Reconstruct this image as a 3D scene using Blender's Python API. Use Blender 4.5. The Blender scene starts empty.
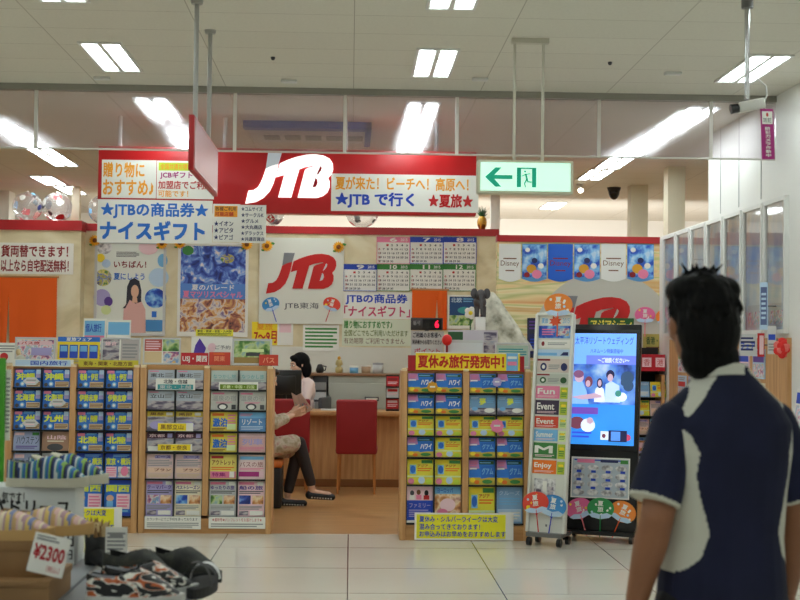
import bpy, bmesh, math, random
from mathutils import Matrix, Vector
random.seed(7)
SC = bpy.context.scene
COL = SC.collection
PI = math.pi

# ---------------------------------------------------------------- camera, world, exposure
FPX = 1400.0                                   # focal length in pixels of an 800x600 frame
cam_data = bpy.data.cameras.new('camera')
cam_data.sensor_width = 36.0
cam_data.lens = 36.0 * FPX / 800.0
cam_data.clip_start = 0.05
cam_data.clip_end = 100
cam = bpy.data.objects.new('camera', cam_data)
COL.objects.link(cam)
CAM_ROT = (Matrix.Rotation(-math.atan(49 / FPX), 3, 'Z') @ Matrix.Rotation(PI / 2 + math.atan(45 / FPX), 3, 'X')
           @ Matrix.Rotation(0.011, 3, 'Z'))
CAM_POS = Vector((0, 0, 1.5))
cam.matrix_world = Matrix.Translation(CAM_POS) @ CAM_ROT.to_4x4()
cam_data.dof.use_dof = True
cam_data.dof.focus_distance = 11.0
cam_data.dof.aperture_fstop = 5.6
SC.camera = cam

world = bpy.data.worlds.new('world')
SC.world = world
world.use_nodes = True
world.node_tree.nodes['Background'].inputs[0].default_value = (0.9, 0.95, 1.0, 1)
world.node_tree.nodes['Background'].inputs[1].default_value = 0.2

vs = SC.view_settings
vs.view_transform = 'Standard'
vs.look = 'None'
vs.gamma = 1.0
vs.use_curve_mapping = False
vs.exposure = 0.0
TUBE_STRENGTH = 18.2

def lamp(name, loc, target, sx, sy, power, col=(1, .98, .95)):
    d = bpy.data.lights.new(name, 'AREA'); d.shape = 'RECTANGLE'; d.size = sx; d.size_y = sy; d.energy = power; d.color = col
    o = bpy.data.objects.new(name, d); COL.objects.link(o)
    o.location = loc; o.rotation_euler = (Vector(target) - Vector(loc)).to_track_quat('-Z', 'Y').to_euler()
    return o
# added area lights, unseen behind the booth walls, to brighten the far wall
lamp('far_wall_fill', (1.6, 17.2, 2.2), (1.6, 20, 2.6), 4.0, .2, 60)
lamp('far_wall_fill', (4.6, 17.2, 2.2), (4.6, 20, 2.6), 3.0, .2, 32)
lamp('far_wall_fill', (-1.5, 17.2, 2.3), (-1.5, 20, 2.6), 3.0, .2, 32)

def at(px, py, Y):
    """World point seen at a pixel of the photograph, at distance Y down the hall."""
    d = CAM_ROT @ Vector(((px - 400) / FPX, (300 - py) / FPX, -1))
    return CAM_POS + d * (Y / d.y)

def S(Y):
    return FPX / Y

# ---------------------------------------------------------------- materials
def lin(c):
    return tuple(((v / 255) / 12.92 if v / 255 <= 0.04045 else ((v / 255 + 0.055) / 1.055) ** 2.4) for v in c) + (1.0,)

MATS = {}
def mat(name, c=None, rough=0.5, metal=0.0, emit=0.0, spec=0.5, bump=None):
    if name in MATS:
        return MATS[name]
    m = bpy.data.materials.new(name)
    m.use_nodes = True
    b = m.node_tree.nodes['Principled BSDF']
    b.inputs['Base Color'].default_value = lin(c)
    b.inputs['Roughness'].default_value = rough
    b.inputs['Metallic'].default_value = metal
    b.inputs['Specular IOR Level'].default_value = spec
    if emit:
        b.inputs['Emission Color'].default_value = lin(c)
        b.inputs['Emission Strength'].default_value = emit
    if bump:
        nt = m.node_tree
        n = nt.nodes.new('ShaderNodeTexNoise'); n.inputs['Scale'].default_value = bump[0]
        tc = nt.nodes.new('ShaderNodeTexCoord')
        nt.links.new(tc.outputs['Object'], n.inputs['Vector'])
        bp = nt.nodes.new('ShaderNodeBump'); bp.inputs['Strength'].default_value = bump[1]
        bp.inputs['Distance'].default_value = 0.01
        nt.links.new(n.outputs['Fac'], bp.inputs['Height'])
        nt.links.new(bp.outputs['Normal'], b.inputs['Normal'])
    MATS[name] = m
    return m

def noise_mat(name, stops, scale=(1, 1, 1), detail=3, rough=0.5, coord='Object', nscale=5.0, interp='LINEAR', tex='noise', distortion=0.0, spec=0.5, bump=0):
    m = bpy.data.materials.new(name)
    m.use_nodes = True
    nt = m.node_tree
    b = nt.nodes['Principled BSDF']
    b.inputs['Roughness'].default_value = rough
    b.inputs['Specular IOR Level'].default_value = spec
    tc = nt.nodes.new('ShaderNodeTexCoord')
    mp = nt.nodes.new('ShaderNodeMapping')
    mp.inputs['Scale'].default_value = scale
    nt.links.new(tc.outputs[coord], mp.inputs['Vector'])
    if tex == 'voronoi':
        n = nt.nodes.new('ShaderNodeTexVoronoi'); n.inputs['Scale'].default_value = nscale
        out = n.outputs['Color']
    else:
        n = nt.nodes.new('ShaderNodeTexNoise'); n.inputs['Scale'].default_value = nscale
        n.inputs['Detail'].default_value = detail; n.inputs['Distortion'].default_value = distortion
        out = n.outputs['Fac']
    nt.links.new(mp.outputs['Vector'], n.inputs['Vector'])
    r = nt.nodes.new('ShaderNodeValToRGB')
    r.color_ramp.interpolation = interp
    el = r.color_ramp.elements
    el[0].position, el[0].color = stops[0][0], lin(stops[0][1])
    el[1].position, el[1].color = stops[-1][0], lin(stops[-1][1])
    for p, c in stops[1:-1]:
        e = el.new(p); e.color = lin(c)
    nt.links.new(out, r.inputs['Fac'])
    nt.links.new(r.outputs['Color'], b.inputs['Base Color'])
    if bump:
        bp = nt.nodes.new('ShaderNodeBump'); bp.inputs['Strength'].default_value = bump
        bp.inputs['Distance'].default_value = 0.005
        nt.links.new(out, bp.inputs['Height']); nt.links.new(bp.outputs['Normal'], b.inputs['Normal'])
    MATS[name] = m
    return m

def glass_mat(name, tint=(255, 255, 255), clear=0.8, rough=0.02, haze=0.0, haze_col=(220, 215, 230), blur=0.0, blur_rough=0.2, refl=1.0):
    """Thin clear sheet: transparent, some mirror reflection by angle, optional milky film."""
    m = bpy.data.materials.new(name); m.use_nodes = True
    nt = m.node_tree; nt.nodes.clear()
    out = nt.nodes.new('ShaderNodeOutputMaterial')
    tr = nt.nodes.new('ShaderNodeBsdfTransparent'); tr.inputs[0].default_value = lin(tint)
    cur = tr.outputs[0]
    if blur:
        rf = nt.nodes.new('ShaderNodeBsdfRefraction'); rf.inputs['IOR'].default_value = 1.2
        rf.inputs['Roughness'].default_value = blur_rough; rf.inputs['Color'].default_value = lin(tint)
        mx = nt.nodes.new('ShaderNodeMixShader'); mx.inputs[0].default_value = blur
        nt.links.new(cur, mx.inputs[1]); nt.links.new(rf.outputs[0], mx.inputs[2]); cur = mx.outputs[0]
    if haze:
        df = nt.nodes.new('ShaderNodeBsdfTranslucent'); df.inputs[0].default_value = lin(haze_col)
        d2 = nt.nodes.new('ShaderNodeBsdfDiffuse'); d2.inputs[0].default_value = lin(haze_col)
        m2 = nt.nodes.new('ShaderNodeMixShader'); m2.inputs[0].default_value = 0.5
        nt.links.new(df.outputs[0], m2.inputs[1]); nt.links.new(d2.outputs[0], m2.inputs[2])
        mx = nt.nodes.new('ShaderNodeMixShader'); mx.inputs[0].default_value = haze
        nt.links.new(cur, mx.inputs[1]); nt.links.new(m2.outputs[0], mx.inputs[2]); cur = mx.outputs[0]
    gl = nt.nodes.new('ShaderNodeBsdfGlossy'); gl.inputs['Roughness'].default_value = rough
    lw = nt.nodes.new('ShaderNodeFresnel'); lw.inputs[0].default_value = 1.45
    mx = nt.nodes.new('ShaderNodeMixShader')
    mu = nt.nodes.new('ShaderNodeMath'); mu.operation = 'MULTIPLY'; mu.inputs[1].default_value = refl
    nt.links.new(lw.outputs[0], mu.inputs[0]); nt.links.new(mu.outputs[0], mx.inputs[0]); nt.links.new(cur, mx.inputs[1]); nt.links.new(gl.outputs[0], mx.inputs[2])
    nt.links.new(mx.outputs[0], out.inputs[0])
    MATS[name] = m
    return m

PAL = dict(white=(240, 238, 230), cream=(236, 226, 200), red=(196, 26, 30), darkred=(140, 20, 26), orange=(240, 120, 20), amber=(245, 165, 40),
           yellow=(250, 222, 40), lime=(205, 225, 60), green=(60, 140, 60), darkgreen=(35, 85, 40), teal=(60, 160, 165), sky=(120, 185, 230),
           blue=(38, 112, 208), royal=(30, 70, 190), navy=(28, 36, 95), purple=(95, 60, 150), magenta=(170, 30, 120), pink=(235, 130, 165),
           palepink=(242, 205, 212), grey=(150, 150, 150), palegrey=(205, 206, 206), darkgrey=(70, 70, 74), black=(14, 14, 16), beige=(222, 196, 150),
           brown=(120, 75, 40), skin=(226, 180, 150), lavender=(175, 165, 215), paleblue=(190, 215, 238), palelime=(222, 236, 170), ink=(40, 40, 55), gold=(220, 160, 40))
def pm(n):
    if n in MATS:
        return MATS[n]
    return mat(n, PAL[n], rough=0.45)

# ---------------------------------------------------------------- mesh builder
class MB:
    def __init__(self):
        self.v, self.f, self.fm, self.sm, self.ms = [], [], [], [], []
        self.M = Matrix.Identity(4)
    def mi(self, m):
        if isinstance(m, str):
            m = pm(m)
        if m not in self.ms:
            self.ms.append(m)
        return self.ms.index(m)
    def add(self, verts, faces, m, smooth=False, M=None):
        T = self.M @ M if M is not None else self.M
        o = len(self.v)
        self.v += [T @ Vector(p) for p in verts]
        k = self.mi(m)
        for f in faces:
            self.f.append([i + o for i in f]); self.fm.append(k); self.sm.append(smooth)
        return self
    def box(self, x0, x1, y0, y1, z0, z1, m, M=None):
        v = [(x0, y0, z0), (x1, y0, z0), (x1, y1, z0), (x0, y1, z0), (x0, y0, z1), (x1, y0, z1), (x1, y1, z1), (x0, y1, z1)]
        return self.add(v, [(0, 3, 2, 1), (4, 5, 6, 7), (0, 1, 5, 4), (1, 2, 6, 5), (2, 3, 7, 6), (3, 0, 4, 7)], m, False, M)
    def rbox(self, x0, x1, y0, y1, z0, z1, r, m, seg=2, M=None):
        bm = bmesh.new(); bmesh.ops.create_cube(bm, size=1)
        for v in bm.verts:
            v.co = Vector((x0 + (v.co.x + .5) * (x1 - x0), y0 + (v.co.y + .5) * (y1 - y0), z0 + (v.co.z + .5) * (z1 - z0)))
        bmesh.ops.bevel(bm, geom=bm.edges[:], offset=r, segments=seg, affect='EDGES', profile=0.5)
        return self.bm(bm, m, True, M)
    def bm(self, bm, m, smooth=False, M=None):
        bm.verts.index_update()
        vs_ = [v.co.copy() for v in bm.verts]; fs = [[v.index for v in f.verts] for f in bm.faces]
        bm.free()
        return self.add(vs_, fs, m, smooth, M)
    def rect(self, x0, x1, z0, z1, y, m, M=None):
        return self.add([(x0, y, z0), (x1, y, z0), (x1, y, z1), (x0, y, z1)], [(0, 1, 2, 3)], m, False, M)
    def poly(self, pts, y0, y1, m, M=None, side=None):
        n = len(pts)
        v = [(p[0], y0, p[1]) for p in pts] + [(p[0], y1, p[1]) for p in pts]
        self.add(v, [list(range(n))], m, False, M)
        if y1 != y0:
            self.add(v, [[i, (i + 1) % n, n + (i + 1) % n, n + i] for i in range(n)], side or m, False, M)
            self.add(v, [list(range(2 * n - 1, n - 1, -1))], side or m, False, M)
        return self
    def disc(self, cx, cz, rx, rz, y, m, n=24, y1=None, M=None):
        return self.poly([(cx + rx * math.cos(2 * PI * i / n), cz + rz * math.sin(2 * PI * i / n)) for i in range(n)], y, y if y1 is None else y1, m, M)
    def tube(self, p0, p1, r0, r1=None, m='white', n=12, cap=True, M=None):
        r1 = r0 if r1 is None else r1
        p0, p1 = Vector(p0), Vector(p1)
        d = (p1 - p0).normalized()
        a = d.orthogonal().normalized(); b = d.cross(a)
        v = []
        for p, r in ((p0, r0), (p1, r1)):
            v += [p + (a * math.cos(2 * PI * i / n) + b * math.sin(2 * PI * i / n)) * r for i in range(n)]
        self.add(v, [[i, (i + 1) % n, n + (i + 1) % n, n + i] for i in range(n)], m, True, M)
        if cap:
            self.add(v, [list(range(n - 1, -1, -1)), list(range(n, 2 * n))], m, False, M)
        return self
    def path(self, pts, r, m, n=8, M=None):
        for i in range(len(pts) - 1):
            self.tube(pts[i], pts[i + 1], r, r, m, n, True, M)
            if i:
                self.ball(pts[i], (r, r, r), m, 6, 8, M)
        return self
    def ball(self, c, r, m, nu=10, nv=16, M=None, R=None):
        c = Vector(c); v = []; f = []
        for i in range(nu + 1):
            t = PI * i / nu
            for j in range(nv):
                p = 2 * PI * j / nv
                q = Vector((r[0] * math.sin(t) * math.cos(p), r[1] * math.sin(t) * math.sin(p), r[2] * math.cos(t)))
                v.append(c + (R @ q if R is not None else q))
        for i in range(nu):
            for j in range(nv):
                f.append((i * nv + j, (i + 1) * nv + j, (i + 1) * nv + (j + 1) % nv, i * nv + (j + 1) % nv))
        return self.add(v, f, m, True, M)
    def lathe(self, prof, m, n=20, c=(0, 0, 0), M=None):
        v = []; f = []
        for r, z in prof:
            v += [(c[0] + r * math.cos(2 * PI * j / n), c[1] + r * math.sin(2 * PI * j / n), c[2] + z) for j in range(n)]
        for i in range(len(prof) - 1):
            for j in range(n):
                f.append((i * n + j, i * n + (j + 1) % n, (i + 1) * n + (j + 1) % n, (i + 1) * n + j))
        return self.add(v, f, m, True, M)
    def capsule(self, p0, p1, r0, r1, m='skin'):
        self.tube(p0, p1, r0, r1, m, 14, True)
        self.ball(p0, (r0,) * 3, m, 8, 14); self.ball(p1, (r1,) * 3, m, 8, 14)
        return self
    def text(self, s, x0, x1, z0, z1, y, m, bold=0.0, depth=0.0, keep=False, M=None, shear=0.0):
        vs_, fs, bb = glyphs(s)
        w, h = bb[2] - bb[0], bb[3] - bb[1]
        sx, sz = (x1 - x0) / w, (z1 - z0) / h
        if keep:
            k = min(sx, sz); sx = sz = k
        ox = (x0 + x1) / 2 - (bb[0] + w / 2) * sx; oz = (z0 + z1) / 2 - (bb[1] + h / 2) * sz
        d = bold * 0.8; q_ = 0
        for ex, ez in (((-d, -d), (d, -d), (-d, d), (d, d)) if d > .012 else ((0, 0),)):   # heavy strokes: the outline laid down with small shifts
            q_ += 1
            v = [(ox + (p[0] + ex) * sx, y - .00012 * q_, oz + (p[1] + ez) * sz) for p in vs_]
            self.add(v, fs, m, False, M)
        return self
    def mesh(self, name):
        me = bpy.data.meshes.new(name)
        me.from_pydata([tuple(p) for p in self.v], [], self.f)
        for m in self.ms:
            me.materials.append(m)
        me.polygons.foreach_set('material_index', self.fm)
        me.polygons.foreach_set('use_smooth', self.sm)
        me.update()
        return me
    def build(self, name, parent=None, label=None, cat=None, group=None, kind=None, loc=None, rotz=0.0):
        return link(name, self.mesh(name), parent, label, cat, group, kind, loc, rotz)

GLY = {}
def glyphs(s, bold=0.0):
    k = (s, bold)
    if k not in GLY:
        cu = bpy.data.curves.new('t', 'FONT'); cu.body = s; cu.size = 1; cu.resolution_u = 2; cu.offset = bold
        o = bpy.data.objects.new('t', cu)
        COL.objects.link(o)
        me = o.to_mesh()
        vs_ = [(v.co.x, v.co.y) for v in me.vertices]; fs = [list(p.vertices) for p in me.polygons]
        o.to_mesh_clear()
        bpy.data.objects.remove(o); bpy.data.curves.remove(cu)
        xs = [v[0] for v in vs_]; ys = [v[1] for v in vs_]
        GLY[k] = (vs_, fs, (min(xs), min(ys), max(xs), max(ys)))
    return GLY[k]

def tag(o, label=None, cat=None, group=None, kind=None):
    if label: o['label'] = label
    if cat: o['category'] = cat
    if group: o['group'] = group
    if kind: o['kind'] = kind
    return o

def link(name, me, parent=None, label=None, cat=None, group=None, kind=None, loc=None, rotz=0.0):
    o = bpy.data.objects.new(name, me)
    COL.objects.link(o)
    if parent: o.parent = parent
    if loc is not None: o.location = loc
    o.rotation_euler.z = rotz
    return tag(o, label, cat, group, kind)

def thing(name, label, cat, loc=(0, 0, 0), rotz=0.0, group=None):
    o = bpy.data.objects.new(name, None); COL.objects.link(o)
    o.empty_display_size = 0.1
    o.location = loc; o.rotation_euler.z = rotz
    return tag(o, label, cat, group)

def struct(name, mb):
    return mb.build(name, kind='structure')

def copy_tree(o, parent=None):
    c = o.copy(); COL.objects.link(c)
    if parent: c.parent = parent
    for ch in list(o.children): copy_tree(ch, c)
    return c

# ---------------------------------------------------------------- flat printed things
# items: ('r',u0,v0,u1,v1,mat) rectangle, ('o',cu,cv,ru,rv,mat) ellipse, ('t',text,u0,v0,u1,v1,mat[,bold]) lettering,
#        ('l',u0,v0,u1,v1,n,mat) n thin lines of small print, ('p',[(u,v)..],mat) polygon
def prints(mb, w, h, y, items, only=None, M=None):
    k = 0
    for it in items:
        k += 1
        yy = y - 0.0005 * k
        t = it[0]
        if only == 'text' and t != 't': continue
        if only == 'rest' and t == 't': continue
        if t == 'r':
            mb.rect((it[1] - .5) * w, (it[3] - .5) * w, it[2] * h, it[4] * h, yy, it[5], M)
        elif t == 'o':
            mb.disc((it[1] - .5) * w, it[2] * h, it[3] * w, it[4] * h, yy, it[5], 20, None, M)
        elif t == 't':
            mb.text(it[1], (it[2] - .5) * w, (it[4] - .5) * w, it[3] * h, it[5] * h, yy, it[6], it[7] if len(it) > 7 else 0.02, M=M)
        elif t == 'l':
            n = it[5]; dv = (it[4] - it[2]) / n
            for i in range(n):
                e = it[3] - (it[3] - it[1]) * (0.0 if i % 3 else 0.12)
                mb.rect((it[1] - .5) * w, (e - .5) * w, (it[2] + dv * (i + .25)) * h, (it[2] + dv * (i + .75)) * h, yy, it[6], M)
        elif t == 'p':
            mb.poly([((u - .5) * w, v * h) for u, v in it[1]], yy, yy, it[2], M)

FLATS = {}
HANG = (16.4, 16.15, 13.8)
def flat_mesh(key, w, h, th, base, items, edge=None, split=False):
    if key in FLATS: return FLATS[key]
    mb = MB()
    mb.box(-w / 2, w / 2, -th, 0, 0, h, base)
    if edge:      # (material, width) raised frame around the sheet
        em, ew = edge
        for a in ((-w / 2, w / 2, 0, ew), (-w / 2, w / 2, h - ew, h), (-w / 2, -w / 2 + ew, ew, h - ew), (w / 2 - ew, w / 2, ew, h - ew)):
            mb.box(a[0], a[1], -th - 0.012, -th, a[2], a[3], em)
    prints(mb, w, h, -th, items, 'rest' if split else None)
    me = mb.mesh(key)
    FLATS[key] = me
    return me

def sheet(name, rc, Y, items, label, cat, group=None, base='white', th=0.004, edge=None, split=False, lean=0.0, yaw=0.0, roll=0.0, zmin=None, parent=None):
    """A printed sheet whose back plane stands at depth Y, sized from the photograph."""
    c = at((rc[0] + rc[2]) / 2, (rc[1] + rc[3]) / 2, Y)
    w = (rc[2] - rc[0]) / S(Y); h = (rc[3] - rc[1]) / S(Y)
    z = c.z - h / 2
    if zmin is not None:
        h += z - zmin; z = zmin
    me = flat_mesh(name + str(rc), w, h, th, base, items, edge, split)
    if Y in HANG: Y -= .0015           # hung a hair off the wall
    o = link(name, me, parent, label, cat, group, None, (c.x, Y, z))
    o.rotation_euler = (-lean, roll, yaw)
    if split:
        mb = MB(); prints(mb, w, h, -th - 0.0002, items, 'text')
        mb.build('lettering', o)
    return o
# ---------------------------------------------------------------- setting
CEIL = 3.33
RW = 3.06                                     # right wall
def tile_mat():
    m = bpy.data.materials.new('floor_tile'); m.use_nodes = True
    nt = m.node_tree; b = nt.nodes['Principled BSDF']
    tc = nt.nodes.new('ShaderNodeTexCoord'); br = nt.nodes.new('ShaderNodeTexBrick')
    br.offset = 0.0
    br.inputs['Scale'].default_value = 1.0
    br.inputs['Brick Width'].default_value = 0.945; br.inputs['Row Height'].default_value = 0.945
    br.inputs['Mortar Size'].default_value = 0.0035; br.inputs['Mortar Smooth'].default_value = 0.0
    br.inputs['Color1'].default_value = lin((226, 219, 203)); br.inputs['Color2'].default_value = lin((223, 216, 200))
    br.inputs['Mortar'].default_value = lin((70, 66, 62))
    nt.links.new(tc.outputs['Object'], br.inputs['Vector'])
    nt.links.new(br.outputs['Color'], b.inputs['Base Color'])
    n = nt.nodes.new('ShaderNodeTexNoise'); n.inputs['Scale'].default_value = 1.6
    nt.links.new(tc.outputs['Object'], n.inputs['Vector'])
    mr = nt.nodes.new('ShaderNodeMapRange'); mr.inputs[3].default_value = 0.1; mr.inputs[4].default_value = 0.2
    nt.links.new(n.outputs['Fac'], mr.inputs[0]); nt.links.new(mr.outputs[0], b.inputs['Roughness'])
    b.inputs['Specular IOR Level'].default_value = 0.6
    MATS['floor_tile'] = m
    return m
def ceil_mat():
    m = bpy.data.materials.new('ceiling_board'); m.use_nodes = True
    nt = m.node_tree; b = nt.nodes['Principled BSDF']
    tc = nt.nodes.new('ShaderNodeTexCoord'); br = nt.nodes.new('ShaderNodeTexBrick')
    br.offset = 0.0
    br.inputs['Scale'].default_value = 1.0
    br.inputs['Brick Width'].default_value = 0.91; br.inputs['Row Height'].default_value = 0.455
    br.inputs['Mortar Size'].default_value = 0.0022; br.inputs['Mortar Smooth'].default_value = 0.2
    br.inputs['Color1'].default_value = lin((230, 227, 214)); br.inputs['Color2'].default_value = lin((227, 224, 211))
    br.inputs['Mortar'].default_value = lin((165, 156, 140))
    nt.links.new(tc.outputs['Object'], br.inputs['Vector'])
    n = nt.nodes.new('ShaderNodeTexNoise'); n.inputs['Scale'].default_value = 60; n.inputs['Detail'].default_value = 4
    nt.links.new(tc.outputs['Object'], n.inputs['Vector'])
    mx = nt.nodes.new('ShaderNodeMixRGB'); mx.blend_type = 'MULTIPLY'; mx.inputs[0].default_value = 0.14
    nt.links.new(br.outputs['Color'], mx.inputs[1]); nt.links.new(n.outputs['Fac'], mx.inputs[2])
    nt.links.new(mx.outputs[0], b.inputs['Base Color'])
    b.inputs['Roughness'].default_value = 0.85
    MATS['ceiling_board'] = m
    return m
mat('wall_white', (232, 231, 226), 0.5)
mat('wall_far', (236, 234, 226), 0.6)
mat('wall_cream', (225, 216, 190), 0.6)
noise_mat('marble_beige', [(0.3, (210, 194, 152)), (0.5, (228, 214, 176)), (0.7, (238, 228, 198))], detail=5, rough=0.5, nscale=2.2, distortion=1.5)
noise_mat('wood_floor', [(0.3, (166, 120, 72)), (0.7, (196, 150, 98))], scale=(0.6, 8, 1), rough=0.28, nscale=3)
noise_mat('oak', [(0.3, (186, 134, 84)), (0.7, (214, 166, 112))], scale=(9, 9, 0.7), rough=0.45, nscale=3)
noise_mat('oak_flat', [(0.3, (182, 130, 78)), (0.7, (208, 158, 102))], scale=(0.7, 9, 9), rough=0.4, nscale=3)
noise_mat('mural', [(0.30, (232, 222, 184)), (0.40, (222, 176, 110)), (0.47, (240, 226, 178)), (0.54, (196, 196, 130)), (0.60, (238, 214, 158)), (0.68, (226, 160, 100)), (0.75, (236, 228, 196))],
          scale=(0.22, 1, 2.6), detail=3, rough=0.6, nscale=2.6, distortion=0.4)
mat('coping_red', (178, 32, 36), 0.4)
mat('metal_white', (222, 222, 218), 0.4)
mat('metal_grey', (120, 120, 120), 0.35, 0.6)
mat('chrome', (190, 190, 190), 0.2, 1.0)
mat('plastic_black', (16, 16, 18), 0.35)
mat('matte_black', (10, 10, 11), 0.6)
mat('tube_light', (236, 249, 250), 0.5, emit=TUBE_STRENGTH)
mat('tube_end', (120, 118, 112), 0.5)
glass_mat('barrier_glass', (246, 243, 246), rough=0.05, haze=0.07, haze_col=(220, 212, 214), blur=0.20, blur_rough=0.32)
glass_mat('acrylic', (250, 250, 250), rough=0.03, haze=0.02)

mb = MB(); mb.box(-8, RW + .1, -4, 11.14, -0.1, 0, tile_mat()); struct('floor', mb)
mb = MB(); mb.box(-8, 7, 11.14, 20.2, -0.1, 0, 'wood_floor' and MATS['wood_floor']); struct('floor_shop', mb)
mb = MB(); mb.box(-8, 7, -4, 20.2, CEIL, CEIL + .1, ceil_mat()); struct('ceiling', mb)
mb = MB(); mb.box(RW, RW + .2, -4, 11.9, 0, CEIL, MATS['wall_white']); struct('wall_right', mb)
mb = MB(); mb.box(RW, RW + .12, 11.9, 13.8, 0, 2.6, MATS['wall_white']); struct('wall_right_low', mb)
mb = MB(); mb.box(-8.1, -8, -4, 20.2, 0, CEIL, MATS['wall_far']); struct('wall_left', mb)
mb = MB(); mb.box(-8, RW + .1, -4.1, -4, 0, CEIL, MATS['wall_far']); struct('wall_behind', mb)
mb = MB(); mb.box(7, 7.1, 11.9, 20.2, 0, CEIL, MATS['wall_far']); mb.box(RW + .2, 7, 11.8, 11.9, 0, CEIL, MATS['wall_far']); struct('wall_beyond', mb)
mb = MB(); mb.box(-8, 7, 20, 20.1, 0, CEIL, MATS['wall_far']); struct('wall_far', mb)
# seams of the wall panels above the poster frames
mb = MB()
for y in (10.35, 10.95, 11.5):
    mb.box(RW - .004, RW, y - .004, y + .004, 2.62, CEIL - .0, 'grey')
struct('trim_1', mb)
# booth walls with the red coping
LWY = 16.4
xl, xr = at(80, 300, LWY).x, at(497.5, 300, LWY).x
mb = MB(); mb.box(xl, xr, LWY, LWY + .15, 0, 2.79, MATS['marble_beige']); struct('wall_booth', mb)
mb = MB(); mb.box(xl - .01, xr + .01, LWY - .02, LWY + .17, 2.79, 2.875, MATS['coping_red']); struct('trim_3', mb)
LSY = 16.15
xs = at(80, 300, LSY).x
mb = MB(); mb.box(-7.9, xs, LSY, LSY + .4, 0, 2.77, MATS['marble_beige']); struct('wall_booth_left', mb)
mb = MB(); mb.box(-7.9, xs + .01, LSY - .02, LSY + .42, 2.77, 2.885, MATS['coping_red']); struct('trim_4', mb)
RBY = 13.8
xa, xb = at(497, 300, RBY).x, at(655, 300, RBY).x
mb = MB(); mb.box(xa, RW + .12, RBY, RBY + .12, 0, 2.56, MATS['mural']); struct('wall_booth_right', mb)
mb = MB(); mb.box(xa - .005, RW + .12, RBY - .015, RBY + .13, 2.535, 2.60, MATS['coping_red']); struct('trim_5', mb)
# columns
mb = MB(); c0 = at(668, 200, 13.95).x; c1 = at(685, 200, 13.95).x; mb.box(c0, c1, 13.95, 14.15, 0, CEIL, MATS['wall_cream']); struct('column_1', mb)
mb = MB(); c0 = at(631, 200, 15.6).x; c1 = at(648, 200, 15.6).x; mb.box(c0, c1, 15.6, 15.8, 0, CEIL, MATS['wall_cream']); struct('column_2', mb)
mb = MB(); c0 = at(71.5, 200, 16.6).x; c1 = at(79.5, 200, 16.6).x; mb.box(c0, c1, 16.6, 16.7, 0, CEIL, MATS['wall_cream']); struct('column_3', mb)
mb = MB(); c0 = at(491, 200, 16.7).x; c1 = at(500, 200, 16.7).x; mb.box(c0, c1, 16.7, 16.8, 0, CEIL, MATS['wall_white']); struct('column_4', mb)
mb = MB(); c0 = at(-30, 200, 17.2).x; c1 = at(9, 200, 17.2).x; mb.box(c0, c1, 17.2, 17.5, 0, CEIL, MATS['wall_far']); struct('column_5', mb)
# dark far opening at the left
mb = MB(); c0 = at(10, 200, 19.95).x; c1 = at(96, 200, 19.95).x; mb.box(c0, c1, 19.93, 20, 1.0, 2.95, mat('far_grey', (112, 114, 116), 0.5)); struct('trim_2', mb)

# hanging smoke barrier: glass sheet, head rail, bottom rail, joints
BY = 10.0
sb = thing('smoke_barrier', 'long clear smoke barrier sheet hanging from the ceiling across the hall', 'smoke barrier', (0, BY, CEIL))
sb['kind'] = 'structure'
mb = MB(); mb.box(-7.9, RW - .002, -.004, .004, -.455, -.04, MATS['barrier_glass']); mb.build('glass_pane', sb)
mb = MB(); mb.box(-7.9, RW - .002, -.03, .03, -.045, 0, mat('rail_grey', (150, 147, 138), 0.5)); mb.build('head_rail', sb)
mb = MB(); mb.box(-7.9, RW - .002, -.007, .007, -.465, -.453, mat('rail_pale', (196, 192, 182), 0.4)); mb.build('bottom_rail', sb)
for px in (-60, 36, 235, 345, 457, 599, 711):
    x = at(px, 120, BY).x
    mb = MB(); mb.box(x - .012, x + .012, -.010, .010, -.46, -.04, mat('joint_pale', (214, 210, 202), 0.4)); mb.build('joint_strip', sb)

# ---------------------------------------------------------------- ceiling lights
def light_meshes():
    a = MB()
    a.box(-.135, .135, -.45, -.43, -.012, 0, MATS['metal_white']); a.box(-.135, .135, .43, .45, -.012, 0, MATS['metal_white'])
    a.box(-.135, -.118, -.43, .43, -.012, 0, MATS['metal_white']); a.box(.118, .135, -.43, .43, -.012, 0, MATS['metal_white'])
    a.box(-.118, .118, -.43, .43, -.003, 0, mat('reflector', (225, 225, 222), 0.25)); a.box(-.014, .014, -.43, .43, -.014, -.003, MATS['metal_white'])
    t = MB(); t.box(-.040, .040, -.4, .4, -.011, -.004, MATS['tube_light'])
    return a.mesh('light_frame'), t.mesh('light_tube')
LF, LT = light_meshes()
def ceiling_light(x, y, label):
    o = thing('ceiling_light', label, 'ceiling light', (x, y, CEIL), 0, 'twin tube ceiling lights')
    link('frame', LF, o)
    for s in (-1, 1):
        link('tube', LT, o, loc=(s * .066, 0, 0))
rowname = {7.2: 'nearest the viewer at the top edge', 9.12: 'just in front of the clear barrier'}
for x, w in ((-1.555, 'left'), (.52, 'centre'), (2.60, 'right')):
    ceiling_light(x, 9.0, {'left': 'twin tube ceiling light above the left end of the red sign, before the barrier',
                            'centre': 'twin tube ceiling light above the right end of the red sign, before the barrier',
                            'right': 'twin tube ceiling light behind the camera pole at upper right'}[w])
    ceiling_light(x, 7.08, {'left': 'twin tube ceiling light cut by the top edge, left of the thin poles',
                            'centre': 'twin tube ceiling light cut by the top edge, near the middle',
                            'right': 'twin tube ceiling light out of sight above the pole camera'}[w])
for y in (5.3, 3.4, 1.5, -1.2):
    for x in (-5.6, -3.57, -1.52, .53, 2.4):
        if y == 3.4 and x > 0: continue
        ceiling_light(x, y, 'twin tube ceiling light over the aisle nearer than the picture edge')
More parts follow.
